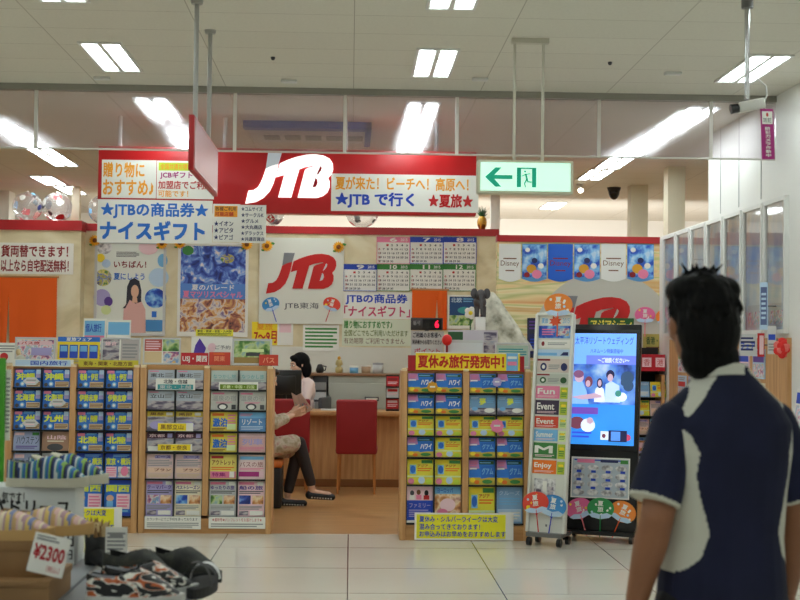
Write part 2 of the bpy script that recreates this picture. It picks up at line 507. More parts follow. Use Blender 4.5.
for y in (7.22, 9.12):
    for x in (-5.6, -3.57):
        ceiling_light(x, y, 'twin tube ceiling light over the aisle nearer than the picture edge')
far = [(-1.52, 10.95, 'blurred ceiling light behind the barrier, above the left end of the red sign'),
       (-1.5, 12.6, 'ceiling light behind the small red hanging board'),
       (.53, 10.95, 'nearest of the ceiling lights glowing behind the barrier above the red sign middle'),
       (.53, 11.9, 'second ceiling light glowing behind the barrier above the red sign middle'),
       (.53, 12.85, 'third ceiling light behind the barrier, low over the red sign middle'),
       (2.66, 10.95, 'largest of the row of ceiling lights running back above the green exit sign'),
       (2.63, 11.88, 'second of the row of ceiling lights running back above the green exit sign'),
       (2.61, 12.8, 'third of the row of ceiling lights running back above the green exit sign'),
       (2.59, 13.75, 'fourth ceiling light of the right row, just under the barrier edge'),
       (2.57, 14.7, 'fifth and smallest ceiling light of the right row, under the barrier edge'),
       (-2.97, 12.3, 'ceiling light behind the barrier at the far left edge'),
       (-2.97, 13.35, 'ceiling light under the barrier at far left, upper of a pair'),
       (-2.97, 14.2, 'ceiling light under the barrier at far left, lower of a pair'),
       (-3.45, 16.0, 'small ceiling light above the clear beach balls'),
       (-3.4, 17.0, 'smallest ceiling light above the clear beach balls'),
       (2.6, 18.0, 'small far ceiling light below the green exit sign')]
for x, y, l in far:
    ceiling_light(x, y, l)
for x, y in ((-5.4, 12.6), (-5.4, 15.4), (-1.5, 14.6), (.53, 14.6), (-1.5, 18.2), (.53, 18.2), (-.5, 16.0), (1.2, 16.6), (5, 14), (5, 17.5), (-5.4, 18.3)):  # unseen fixtures; the rearmost row is added to brighten the far wall
    ceiling_light(x, y, 'twin tube ceiling light over the shop, hidden behind the red sign')

# pale lower wall lining above the back worktop
pa, pb_ = at(268, 360, LWY).x, at(412, 360, LWY).x
mb = MB(); mb.box(pa, pb_, LWY - .0014, LWY, 0, at(340, 347, LWY).z, mat('lining_white', (226, 224, 212), .5)); struct('trim_6', mb)
# ceiling fittings
def ceil_fit(name, px, py, w, d, h, m, label, cat, disc=False):
    p = at(px, py, 10); t = (CEIL - 1.5) / ((p.z - 1.5) / 10); q = at(px, py, t)
    mb = MB()
    if disc:
        mb.lathe([(0, -h), (w * .6, -h), (w, -h * .4), (w, 0), (0, 0)], m)
    else:
        mb.rbox(-w / 2, w / 2, -d / 2, d / 2, -h, 0, h * .3, m)
    return mb.build(name, None, label, cat, 'small ceiling fittings', loc=(q.x, q.y, CEIL))
for px, py, l in ((102, 77, 'short pale ceiling fitting left of the first post'), (289, 80, 'short pale ceiling fitting above the blue-edged air conditioner'),
                  (480, 78, 'short pale ceiling fitting above the right end of the red sign'), (673, 72, 'short pale ceiling fitting right of the exit sign, near the barrier')):
    ceil_fit('ceiling_fitting', px, py, .11, .05, .02, MATS['metal_white'], l, 'ceiling fitting')
for px, py, l in ((273, 57, 'tiny round sprinkler on the ceiling left of centre'), (610, 62, 'tiny round sprinkler on the ceiling right of centre')):
    ceil_fit('sprinkler', px, py, .014, .03, .02, 'darkgrey', l, 'sprinkler', True)
# dome camera and spot far back
o = thing('dome_camera', 'small black dome camera on the ceiling below the row of lights', 'dome camera', (at(614, 187, 15.9).x, 15.9, CEIL))
mb = MB(); mb.lathe([(0, -.04), (.07, -.04), (.08, 0), (0, 0)], 'black'); mb.build('base', o)
mb = MB(); mb.ball((0, 0, -.05), (.065, .065, .09), mat('dome', (12, 12, 14), .15)); mb.build('dome', o)
o = thing('spotlight', 'tiny lit spotlight at the right end of the green exit sign', 'spotlight', (at(580, 191, 15.6).x, 15.6, CEIL))
mb = MB(); mb.lathe([(0, -.02), (.035, -.02), (.04, 0), (0, 0)], MATS['metal_white']); mb.tube((0, 0, -.02), (0, 0, -.06), .008, .008, MATS['metal_white']); mb.tube((0, .02, -.06), (0, -.05, -.075), .03, .035, MATS['metal_white']); mb.build('housing', o)
mb = MB(); mb.ball((0, -.05, -.075), (.03, .008, .03), mat('spot_lamp', (255, 245, 225), .5, emit=12)); mb.build('bulb', o)
# ceiling cassette air conditioner
ax0, ax1 = at(247, 125, 11.9).x, at(371, 125, 11.9).x
ay0, ay1 = 11.47, 12.5
o = thing('air_conditioner', 'white ceiling air conditioner with blue edging seen through the barrier', 'air conditioner', ((ax0 + ax1) / 2, (ay0 + ay1) / 2, CEIL))
hw, hd = (ax1 - ax0) / 2, (ay1 - ay0) / 2
mb = MB(); mb.rbox(-hw + .02, hw - .02, -hd + .02, hd - .02, -.035, 0, .01, mat('cassette', (205, 208, 206), .5)); mb.build('panel', o)
mb = MB()
bl = mat('trim_blue', (28, 80, 190), .4)
mb.box(-hw, hw, -hd, -hd + .14, -.06, 0, bl); mb.box(hw - .05, hw, -hd, hd, -.06, 0, bl)
mb.build('edging', o)
for i in range(5):
    x = -hw * .75 + i * hw * .34
    mb = MB(); mb.box(x, x + hw * .26, hd * .1, hd * .6, -.04, -.034, mat('grille', (125, 130, 135), .5))
    mb.build('vent', o)
# ---------------------------------------------------------------- logo outlines (unit box, u right, v up)
def LG(pts): return [((x - 45) / 703.0, 1 - (y - 65) / 415.0) for x, y in pts]
L_TOP = LG([(222, 65), (330, 65), (305, 155), (255, 170), (205, 195)])
L_J = LG([(205, 195), (255, 170), (305, 155), (290, 235), (268, 310), (240, 375), (190, 430), (130, 465), (45, 480), (68, 375), (110, 370), (145, 345), (165, 310), (185, 260)])
L_TB = LG([(290, 260), (318, 150), (380, 120), (450, 95), (530, 75), (600, 70), (670, 80), (720, 105), (745, 145), (748, 190), (735, 230), (708, 262), (722, 290), (722, 335), (705, 378), (670, 408), (620, 425), (465, 425), (520, 200), (545, 182), (618, 162), (610, 156), (520, 174), (475, 192), (412, 425), (308, 425), (355, 240)])
L_H1 = LG([(645, 165), (658, 180), (650, 205), (634, 227), (612, 245)])
L_H2 = LG([(607, 262), (620, 276), (625, 305), (612, 335), (583, 345)])
def logo(mb, x0, x1, z0, z1, y, th, m, mtop, mhole, M=None):
    f = lambda pts: [(x0 + u * (x1 - x0), z0 + v * (z1 - z0)) for u, v in pts]
    mb.poly(f(L_J), y - th, y, m, M); mb.poly(f(L_TB), y - th, y, m, M); mb.poly(f(L_TOP), y - th, y, mtop, M)
    mb.poly(f(L_H1), y - th - .001, y - th - .001, mhole, M); mb.poly(f(L_H2), y - th - .001, y - th - .001, mhole, M)

# ---------------------------------------------------------------- the big red hanging sign
SY = 11.3
c = at(288, 181, SY)
sw, sh = 378 / S(SY), 64.5 / S(SY)
sign = thing('shop_sign', 'long red shop sign with big white logo hanging over the brochure racks', 'sign', (c.x, SY, c.z - sh / 2))
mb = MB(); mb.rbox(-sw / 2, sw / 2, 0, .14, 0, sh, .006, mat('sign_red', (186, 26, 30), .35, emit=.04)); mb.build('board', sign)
u = lambda px: (px - 288) / S(SY)
zz = lambda py: (181 - py) / S(SY) + sh / 2 + .0
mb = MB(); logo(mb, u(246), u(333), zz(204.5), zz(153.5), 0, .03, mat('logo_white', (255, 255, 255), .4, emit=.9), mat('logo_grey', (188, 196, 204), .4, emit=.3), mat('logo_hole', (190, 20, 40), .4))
mb.build('logo', sign)
for px in (119, 224, 345, 437):
    x = u(px); mb = MB(); mb.tube((x, .07, sh - .003), (x, .07, CEIL - (c.z - sh / 2)), .016, .016, MATS['metal_white'] if px < 400 else MATS['metal_grey'], 10); mb.build('post', sign)
# papers on the sign
def paper(rc, items, label, dy=0.0, cat='paper sign', group=None, name='paper_sign', base='white', th=.0025):
    return sheet(name, rc, SY - dy, items, label, cat, group, base, th, None, True)
paper((102, 160, 156, 198), [('t', '贈り物に', .03, .55, .78, .93, 'amber', .03), ('t', 'おすすめ♪', .03, .08, .95, .47, 'amber', .03)],
      'white paper with orange Japanese lettering at the left end of the red sign')
paper((157, 161, 214, 199), [('r', .03, .74, .62, .95, 'lime'), ('t', '全国共通お得な', .06, .77, .6, .92, 'amber'), ('t', 'JCBギフト', .06, .52, .62, .71, 'magenta', .03), ('t', '加盟店でご利用', .03, .26, .95, .47, 'red', .02), ('t', '可能です！', .03, .05, .55, .22, 'amber', .02)],
      'white paper half hidden behind the small red hanging board')
paper((98, 200, 212, 243), [('t', '★JTBの商品券★', .03, .57, .96, .93, 'blue', .035), ('t', 'ナイスギフト', .03, .08, .93, .5, 'blue', .05)],
      'wide white banner with blue star lettering hanging below the red sign', .003)
paper((213, 204, 240, 242), [('r', .05, .66, .9, .95, 'amber'), ('t', '各種ご利用', .08, .82, .85, .93, 'brown'), ('t', '可能店舗', .08, .68, .75, .79, 'red'), ('t', '★イオン', .05, .42, .75, .55, 'navy'), ('t', '★アピタ', .05, .24, .75, .37, 'navy'), ('t', '★ピアゴ', .05, .06, .75, .19, 'navy')],
      'small white list with orange heading, left of its pair, under the red sign', 0)
paper((240, 205, 266, 243), [('t', '★コムサイズ', .05, .84, .85, .95, 'navy'), ('t', '★サークルK', .05, .68, .9, .79, 'navy'), ('t', '★グルメ', .05, .52, .7, .63, 'navy'), ('t', '★大丸商店', .05, .36, .85, .47, 'navy'), ('t', '★デラックス', .05, .2, .9, .31, 'navy'), ('t', '★共通百貨店', .05, .05, .95, .15, 'navy')],
      'small white list of blue lines, right of its pair, under the big logo', 0.034)
paper((331, 174.5, 479, 212), [('t', '夏が来た！ビーチへ！高原へ！', .03, .58, .93, .92, 'amber', .03), ('t', '★JTB で行く', .03, .1, .56, .5, 'royal', .04), ('t', '★夏旅★', .66, .14, .96, .48, 'red', .04)],
      'long white banner with orange, blue and red lettering on the red sign')

# small red board hanging end-on from two poles
by0, by1 = 7.3, 8.62
bx = at(191, 150, 7.3).x
o = thing('hanging_board', 'small red board hanging end-on from two thin poles left of the logo', 'hanging sign', (bx, by0, 2.40))
mb = MB(); mb.rbox(-.014, .014, 0, by1 - by0, 0, .29, .003, mat('board_red', (176, 30, 34), .4)); mb.build('board', o)
mb = MB(); mb.box(.014, .017, .03, by1 - by0 - .03, .015, .275, mat('board_face_sheen', (214, 160, 160), .25)); mb.build('face_sheen', o)  # pinkish white side: reflection on the board put into its colour
for y in (.17, .88):
    mb = MB(); mb.tube((0, y, .288), (0, y, CEIL - 2.40), .013, .013, mat('pole_grey', (165, 163, 158), .4), 10); mb.tube((0, y, CEIL - 2.42), (0, y, CEIL - 2.40), .03, .035, MATS['pole_grey']); mb.build('pole', o)

# exit sign
EY = 8.2
c = at(525.5, 177, EY)
ew, eh = 97 / S(EY), 34 / S(EY)
o = thing('exit_sign', 'lit green arrow and running figure exit sign hanging from two poles', 'exit sign', (c.x, EY, c.z - eh / 2))
mb = MB(); mb.rbox(-ew / 2, ew / 2, 0, .09, 0, eh, .008, mat('exit_case', (206, 204, 178), .45)); mb.build('case', o)
mb = MB(); mb.box(-ew / 2 + .018, ew / 2 - .018, -.006, 0.001, .016, eh - .016, mat('exit_face', (215, 255, 236), .3, emit=.5)); mb.build('light_panel', o)
gm = mat('exit_green', (0, 165, 130), .4, emit=.25)
mb = MB()
X = lambda px: (px / 800 * 104 + 476 - 525.5) / S(EY)
Z = lambda py: eh / 2 + (177 - (py / 346 * 45 + 155)) / S(EY)
mb.poly([(X(66), Z(173)), (X(145), Z(100)), (X(192), Z(100)), (X(137), Z(158)), (X(278), Z(158)), (X(278), Z(188)), (X(137), Z(188)), (X(192), Z(248)), (X(145), Z(248))], -.009, -.006, gm); mb.build('arrow', o)
mb = MB()
mb.rect(X(312), X(345), Z(250), Z(98), -.009, gm); mb.rect(X(430), X(463), Z(250), Z(98), -.009, gm); mb.rect(X(312), X(463), Z(108), Z(98), -.009, gm)
def limb(a, b, r): 
    a, b = Vector((X(a[0]), 0, Z(a[1]))), Vector((X(b[0]), 0, Z(b[1]))); d = (b - a).normalized(); n = Vector((-d.z, 0, d.x)) * r
    mb.poly([(p.x, p.z) for p in (a - n, b - n, b + n, a + n)], -.0095, -.0095, gm)
mb.disc(X(375), Z(128), .006, .006, -.0095, gm, 12)
for a, b, r in (((380, 145), (392, 190), .0055), ((392, 190), (400, 210), .004), ((400, 208), (428, 210), .003), ((388, 190), (372, 222), .0038), ((372, 222), (380, 250), .003), ((382, 150), (350, 165), .0025), ((384, 150), (415, 145), .0025)):
    limb(a, b, r)
mb.build('running_figure', o)
bz = CEIL - (c.z - eh / 2)
for px in (514.5, 543.5):
    x = (px - 525.5) / S(EY); mb = MB(); mb.tube((x, .045, eh - .005), (x, .045, bz), .009, .009, mat('pole_pale', (200, 196, 180), .45), 10); mb.build('pole', o)
mb = MB(); mb.box((511 - 525.5) / S(EY), (549 - 525.5) / S(EY), .02, .07, bz - .03, bz, MATS['pole_pale']); mb.build('ceiling_bracket', o)

# security camera on a pole, tag below
CY = 7.0
c = at(747, 100, CY)
o = thing('security_camera', 'white security camera on a ceiling pole at upper right', 'security camera', (c.x, CY, c.z))
mb = MB(); mb.tube((0, 0, 0), (0, 0, CEIL - c.z), .012, .014, MATS['chrome'], 12); mb.tube((0, 0, CEIL - c.z - .1), (0, 0, CEIL - c.z), .03, .03, MATS['metal_grey']); mb.build('pole', o)
mb = MB(); mb.tube((0, 0, -.015), (0, 0, .03), .012, .012, MATS['metal_grey']); mb.ball((0, 0, -.01), (.016,) * 3, MATS['metal_grey']); mb.build('mount', o)
R = Matrix.Translation((0, 0, -.032)) @ Matrix.Rotation(math.radians(-12), 4, 'Y')
mb = MB(); mb.rbox(-.045, .09, -.028, .028, -.026, .026, .008, mat('camera_white', (215, 213, 206), .4), M=R); mb.build('housing', o)
mb = MB(); mb.tube((-.04, 0, 0), (-.085, 0, 0), .023, .025, MATS['plastic_black'], 16, M=R); mb.build('lens', o)
pts = [(.085, 0, -.012), (.105, .01, .03), (.10, .01, .075), (.06, .01, .11), (.012, 0, .12)]
mb = MB(); mb.path(pts, .004, MATS['metal_white']); mb.build('cable', o)
c2 = at(767.5, 134, CY)
o = thing('hanging_tag', 'purple vertical tag with white lettering hanging below the security camera', 'tag', (c2.x, CY + .0, c2.z))
o.rotation_euler = (0, -.04, .25)
mb = MB(); mb.box(-.036, .036, -.002, .002, -.128, .128, 'magenta'); mb.rect(-.03, .03, .05, .115, -.003, 'white')
mb.text('防犯', -.022, .022, .058, .082, -.0035, 'ink'); mb.disc(0, .098, .007, .01, -.0035, 'red')
for i, ch in enumerate('防犯カメラ作動中'):
    mb.text(ch, -.014, .014, .020 - i * .0195, .036 - i * .0195, -.0035, 'white', .03)
mb.build('tag_board', o)
mb = MB(); mb.path([(0, 0, .126), (-.03, 0, .15), (-.055, 0, .165)], .002, 'white'); mb.build('string', o)

# ---------------------------------------------------------------- booth back wall (left half)
WY = LWY
white_sheet = dict(base='white')
sheet('banner', (-6, 243, 73, 274), LSY, [('t', '貨両替できます！', .1, .55, .93, .92, 'darkred', .03), ('t', '以上なら自宅配送無料！', .1, .08, .94, .46, 'darkred', .03)],
      'white banner with two lines of dark red lettering at far left', 'banner', split=True)
# orange split curtains
def noren(x0, x1, y0, y1, Y, slit, label):
    c = at((x0 + x1) / 2, y0, Y); w = (x1 - x0) / S(Y); h = (y1 - y0) / S(Y)
    o = thing('split_curtain', label, 'curtain', (c.x, Y, c.z - h), 0)
    om = mat('noren_orange', (238, 98, 18), .8)
    n = 24; halves = [(-w / 2, (slit - (x0 + x1) / 2) / S(Y)), ((slit - (x0 + x1) / 2) / S(Y), w / 2)]
    for a, b in halves:
        v = []; f = []
        for j in range(9):
            for i in range(n + 1):
                t = i / n; zz_ = h * (1 - j / 8)
                gap = .03 * max(0, j / 8 - .25)
                aa, bb = a + (gap if a > -w / 2 else 0), b - (gap if b < w / 2 else 0)
                v.append((aa + (bb - aa) * t, -.025 + .02 * math.sin(t * 9 + a * 7) * (j / 8), zz_))
        for j in range(8):
            for i in range(n):
                f.append((j * (n + 1) + i, j * (n + 1) + i + 1, (j + 1) * (n + 1) + i + 1, (j + 1) * (n + 1) + i))
        mb = MB(); mb.add(v, f, om, True); ob = mb.build('cloth_panel', o)
    mb = MB(); mb.tube((-w / 2 - .02, -.02, h - .008), (w / 2 + .02, -.02, h - .008), .012, .012, MATS['oak_flat']); mb.tube((-w/2, -.02, h-.008), (-w/2, 0, h-.008), .008, .008, MATS['oak_flat']); mb.tube((w/2, -.02, h-.008), (w/2, 0, h-.008), .008, .008, MATS['oak_flat']); mb.build('rod', o)
noren(-14, 57, 276, 352, LSY, 10, 'orange split curtain on the wall at far left below the red lettered banner')
noren(412, 447, 289, 330, WY, 437, 'small orange curtain below the calendars')

noise_mat('photo_flower', [(0.3, (60, 60, 150)), (0.42, (200, 190, 60)), (0.5, (90, 120, 200)), (0.6, (235, 220, 120)), (0.7, (90, 140, 80))], nscale=14, detail=2)
noise_mat('photo_sea', [(0.3, (20, 50, 150)), (0.45, (40, 90, 200)), (0.55, (130, 190, 235)), (0.7, (220, 235, 245))], nscale=9, detail=3)
noise_mat('photo_mix', [(0.30, (40, 60, 130)), (0.42, (200, 120, 150)), (0.5, (230, 220, 210)), (0.58, (110, 160, 210)), (0.7, (240, 190, 90))], nscale=16, detail=2)
noise_mat('photo_warm', [(0.3, (120, 60, 50)), (0.45, (220, 150, 90)), (0.55, (245, 220, 180)), (0.7, (180, 90, 100))], nscale=14, detail=2)
noise_mat('photo_green', [(0.3, (30, 70, 40)), (0.45, (100, 150, 70)), (0.55, (200, 215, 150)), (0.7, (120, 170, 200))], nscale=14, detail=2)
noise_mat('photo_dusk', [(0.3, (50, 45, 70)), (0.45, (120, 110, 130)), (0.55, (200, 190, 190)), (0.7, (150, 160, 180))], scale=(1, 1, 3), nscale=9, detail=3)
noise_mat('photo_night', [(0.3, (24, 34, 96)), (0.43, (45, 70, 165)), (0.5, (80, 110, 200)), (0.57, (130, 170, 230)), (0.66, (240, 226, 215))], nscale=9, detail=4, distortion=1.0)
noise_mat('photo_party', [(0.3, (70, 50, 55)), (0.42, (176, 104, 84)), (0.49, (226, 176, 110)), (0.56, (226, 216, 210)), (0.66, (130, 105, 150))], nscale=10, detail=3, distortion=1.0)
noise_mat('print_grey', [(0.35, (150, 148, 150)), (0.5, (210, 208, 208)), (0.65, (236, 234, 232))], nscale=30, detail=2)
noise_mat('print_busy', [(0.30, (120, 80, 140)), (0.42, (225, 150, 165)), (0.5, (240, 232, 228)), (0.58, (160, 185, 215)), (0.68, (235, 205, 110))], nscale=26, detail=2)

# posters
sheet('poster', (95, 241.5, 165.5, 335.5), WY, [
    ('o', .13, .93, .11, .07, 'print_grey'), ('o', .75, .94, .14, .08, 'palepink'), ('o', .08, .82, .06, .045, 'yellow'), ('o', .16, .76, .06, .045, 'paleblue'),
    ('o', .12, .61, .12, .09, MATS['photo_flower']), ('o', .11, .40, .12, .09, 'lavender'), ('o', .2, .36, .06, .05, 'purple'), ('o', .17, .27, .07, .05, 'palelime'),
    ('o', .9, .62, .14, .10, 'paleblue'), ('o', .86, .40, .15, .105, MATS['photo_sea']), ('o', .95, .8, .07, .07, 'sky'),
    ('t', 'いちばん！', .27, .72, .72, .79, 'darkred'), ('t', '夏にしよう', .27, .59, .7, .66, 'blue'), ('l', .3, .83, .62, .89, 4, 'grey'),
    ('p', [(.40, .03), (.42, .30), (.47, .37), (.56, .40), (.66, .37), (.72, .28), (.73, .03)], mat('poster_pink', (226, 176, 168), .5)),
    ('p', [(.45, .33), (.46, .52), (.50, .59), (.56, .61), (.63, .58), (.66, .48), (.66, .36), (.58, .34), (.5, .38), (.44, .29), (.40, .29)], 'ink'),
    ('p', [(.53, .35), (.54, .41), (.6, .41), (.61, .35)], 'skin'), ('o', .57, .47, .055, .068, 'skin'),
    ('r', .73, .05, .99, .17, mat('poster_blue', (70, 140, 200), .5)), ('t', '1', .82, .2, .87, .26, 'blue')],
    'poster of a long haired woman in a pink dress among coloured circles', 'poster', 'framed posters on the booth wall', base=mat('poster_ivory', (232, 236, 226), .4), th=.012, edge=('palegrey', .03))
sheet('poster', (178, 242.5, 248, 336.5), WY, [
    ('r', .04, .5, .96, .96, MATS['photo_night']), ('r', .04, .05, .96, .5, MATS['photo_party']), ('o', .14, .91, .08, .05, 'green'), ('o', .7, .83, .1, .05, 'photo_flower' and MATS['photo_flower']),
    ('r', .04, .4, .96, .56, mat('poster_blue2', (90, 140, 215), .4)), ('t', '夏のパレード', .2, .49, .8, .55, 'white'), ('t', '夏マツリスペシャル', .08, .41, .92, .48, 'pink', .03)],
    'dark blue and orange festive poster right of the woman poster', 'poster', 'framed posters on the booth wall', base='white', th=.012, edge=('white', .03))
sheet('caption_strip', (196, 329.5, 233, 336), WY - .025, [('t', '東京・関東・名阪・九州発', .04, .52, .96, .92, 'darkgreen', .02), ('l', .05, .05, .95, .45, 2, 'darkgreen')],
      'narrow yellow strip with green lettering along the bottom of the festive poster', 'paper sign', base=mat('strip_yellow', (245, 240, 70), .5))

# square logo panel
o = sheet('logo_panel', (259.5, 238, 343.5, 324), WY, [('t', 'JTB東海', .30, .165, .71, .25, 'ink', .01)], 'square white panel with red logo and two small fans below it', 'panel', base=mat('panel_white', (226, 226, 214), .45), th=.02, split=True)
w_, h_ = 84 / S(WY), 86 / S(WY)
ux = lambda px: ((px / 635 * 90 + 255) - 301.5) / S(WY)
uz = lambda py: (324 - (py / 600 * 85 + 240)) / S(WY)
mb = MB(); logo(mb, ux(80), ux(572), uz(382), uz(93), -.02, .008, mat('logo_red', (200, 28, 26), .4), mat('logo_dkgrey', (128, 130, 134), .4), 'palegrey'); mb.build('logo', o)
def fan_mesh(key, m, hm, stripes=True):
    """Round paper fan, upright, handle down; origin at the handle's end."""
    mb = MB()
    n = 28; pts = []
    for i in range(n):
        a = 2 * PI * i / n
        x, z = math.cos(a), math.sin(a)
        pts.append((.125 * x * (1 + .06 * z), .255 + (.105 * z if z > 0 else .09 * z)))
    mb.poly(pts, -.003, .003, m)
    k = random.Random(key)
    for i in range(10):
        x, z = k.uniform(-.09, .09), k.uniform(.2, .33)
        mb.disc(x, z, .012, .012, -.0036, k.choice(['white', 'yellow', 'paleblue', m]), 8)
    mb.poly([(-.11, .205), (-.06, .222), (0, .208), (.06, .224), (.11, .205), (.08, .18), (0, .166), (-.08, .18)], -.0037, -.0037, 'paleblue')
    mb.rect(-.035, .035, .225, .335, -.0042, m); mb.text('夏', -.026, .026, .285, .33, -.0047, 'white', .03); mb.text('旅', -.026, .026, .232, .278, -.0047, 'white', .03)
    hb = MB(); hb.tube((0, 0, 0), (0, 0, .2), .006, .005, hm, 8)
    for i in range(5):
        a = math.radians(50 + i * 20); hb.tube((0, 0, .15), (.1 * math.cos(a), .001, .15 + .1 * math.sin(a)), .002, .002, hm, 6)
    return mb.mesh('fan_' + key), hb.mesh('fan_handle_' + key)
FANS = {}
def fan(px, py, Y, roll, scale, colour, label, group='round paper fans', yaw=0.0, loc=None):
    if colour not in FANS:
        FANS[colour] = fan_mesh(colour, mat('fan_' + colour, dict(blue=(60, 140, 205), red=(228, 70, 50), orange=(245, 140, 50), pink=(235, 110, 160), green=(50, 150, 80))[colour], .5),
                                mat('fanstick_' + colour, dict(blue=(40, 60, 190), red=(210, 40, 50), orange=(240, 90, 30), pink=(240, 120, 130), green=(30, 130, 70))[colour], .5))
    a, b = FANS[colour]
    p = at(px, py, Y) if loc is None else loc
    o = thing('paper_fan', label, 'fan', p, 0, group)
    o.rotation_euler = (0, roll, yaw); o.scale = (scale,) * 3
    # pivot: centre of the leaf
    link('fan_leaf', a, o, loc=(0, 0, -.25)); link('handle', b, o, loc=(0, 0, -.25))
    return o
fan(271, 305, WY - .027, -.32, .82, 'blue', 'small blue fan at the lower left of the square logo panel')
fan(331.5, 305, WY - .027, .32, .82, 'red', 'small red fan at the lower right of the square logo panel')

# sunflowers
def sunflower(px, py, Y, s, label):
    p = at(px, py, Y)
    o = thing('sunflower', label, 'flower', p, 0, 'sunflower ornaments')
    mb = MB()
    for ring, (n, l) in enumerate(((14, .07), (12, .055))):
        for i in range(n):
            a = 2 * PI * (i + .5 * ring) / n
            R_ = Matrix.Rotation(a, 4, 'Y')
            mb.ball((0, 0, l * .6), (l * .16, .006, l * .42), mat('petal', (250, 180, 30), .6), 6, 8, M=Matrix.Translation((0, -.008 - .006 * ring, 0)) @ R_)
    mb.build('petals', o)
    mb = MB(); mb.ball((0, -.02, 0), (.028, .012, .028), mat('flower_disc', (130, 70, 20), .8)); mb.build('disc', o)
    mb = MB(); mb.ball((.06, -.004, .03), (.035, .004, .018), 'green'); mb.build('leaf', o); mb = MB(); mb.ball((-.04, -.004, -.05), (.03, .004, .015), 'green'); mb.build('leaf', o)
    o.scale = (s,) * 3
for px, py, l in ((95, 240.5, 'sunflower at the upper left corner of the woman poster'), (162, 243.5, 'sunflower at the upper right corner of the woman poster'), (180, 243, 'sunflower at the upper left corner of the festive poster'),
                  (247, 244.5, 'sunflower at the upper right corner of the festive poster'), (267, 246, 'sunflower at the upper left corner of the square logo panel'), (338.5, 247, 'sunflower at the upper right corner of the square logo panel')):
    sunflower(px, py, WY - (.03 if py < 245.5 else .02), .95, l)

# calendars
def calendar(x0, y0, month, head, label):
    items = [('r', 0, .8, 1, 1, head), ('t', month, .4, .83, .6, .97, 'white', .03), ('t', '2015', .72, .85, .92, .95, 'white')]
    rows = ['1  2  3  4  5', '6  7  8  9 10 11 12', '13 14 15 16 17 18 19', '20 21 22 23 24 25 26', '27 28 29 30']
    for i, r in enumerate(rows):
        x0_ = .3 if i == 0 else .06
        items.append(('t', r, x0_, .66 - i * .15, .94 if i < 4 else .5, .73 - i * .15, 'ink', .02))
        items.append(('t', '1' if i == 0 else rows[i].split()[0], x0_, .66 - i * .15, x0_ + .05, .73 - i * .15, 'red', .02))
    sheet('calendar', (x0, y0, x0 + 33.5, y0 + 27), WY, items, label, 'calendar', 'monthly calendar sheets', base='white', th=.004, edge=(head, .006))
for i, (m_, h_c, w) in enumerate((('6', 'pink', 'first'), ('7', 'royal', 'second'), ('8', 'royal', 'third'))):
    calendar(376.5 + 33.3 * i, 237, m_, h_c, '%s headed calendar sheet, %s in the upper row of three' % ('pink' if h_c == 'pink' else 'blue', w))
for i, (m_, h_c, w) in enumerate((('9', 'royal', 'first'), ('10', 'green', 'second'), ('11', 'green', 'third'), ('12', 'green', 'fourth'))):
    calendar(343.5 + 33.0 * i, 264.2, m_, h_c, '%s headed calendar sheet, %s in the lower row of four' % ('blue' if h_c == 'royal' else 'green', w))
sheet('paper_sign', (343, 292, 412, 319), WY, [('t', 'JTBの商品券', .04, .54, .93, .92, 'royal', .035), ('t', '「ナイスギフト」', .02, .08, .97, .48, mat('rose', (205, 70, 110), .5), .03)],
      'white sign with blue and rose lettering under the calendars', 'paper sign', split=True)
sheet('paper_sign', (342, 319.5, 411.5, 346), WY, [('t', '贈り物におすすめです♪', .03, .66, .72, .95, 'green', .03), ('t', '全国どこでもご利用いただけます', .03, .37, .95, .6, mat('mossy', (110, 130, 60), .5), .02), ('t', '有効期限 ご利用できません', .03, .08, .9, .3, 'brown', .01)],
      'pale green lettered sign just below the rose lettered gift sign', 'paper sign', base=mat('pale_green', (226, 232, 208), .5), split=True)
sheet('paper_sign', (303, 325, 339, 351), WY, [('l', .06, .1, .94, .92, 6, 'green')], 'white sheet of fine green lines left of the green lettered sign', 'paper sign')
sheet('paper_sign', (252, 322, 293, 345), WY, [('r', 0, 0, .62, 1, 'yellow'), ('t', '7〜9月', .06, .1, .6, .6, 'red', .03), ('t', '夏旅', .12, .65, .5, .95, 'amber', .02), ('r', .66, .55, .95, .95, 'palepink')],
      'yellow sheet with red month numbers below the square logo panel', 'paper sign')

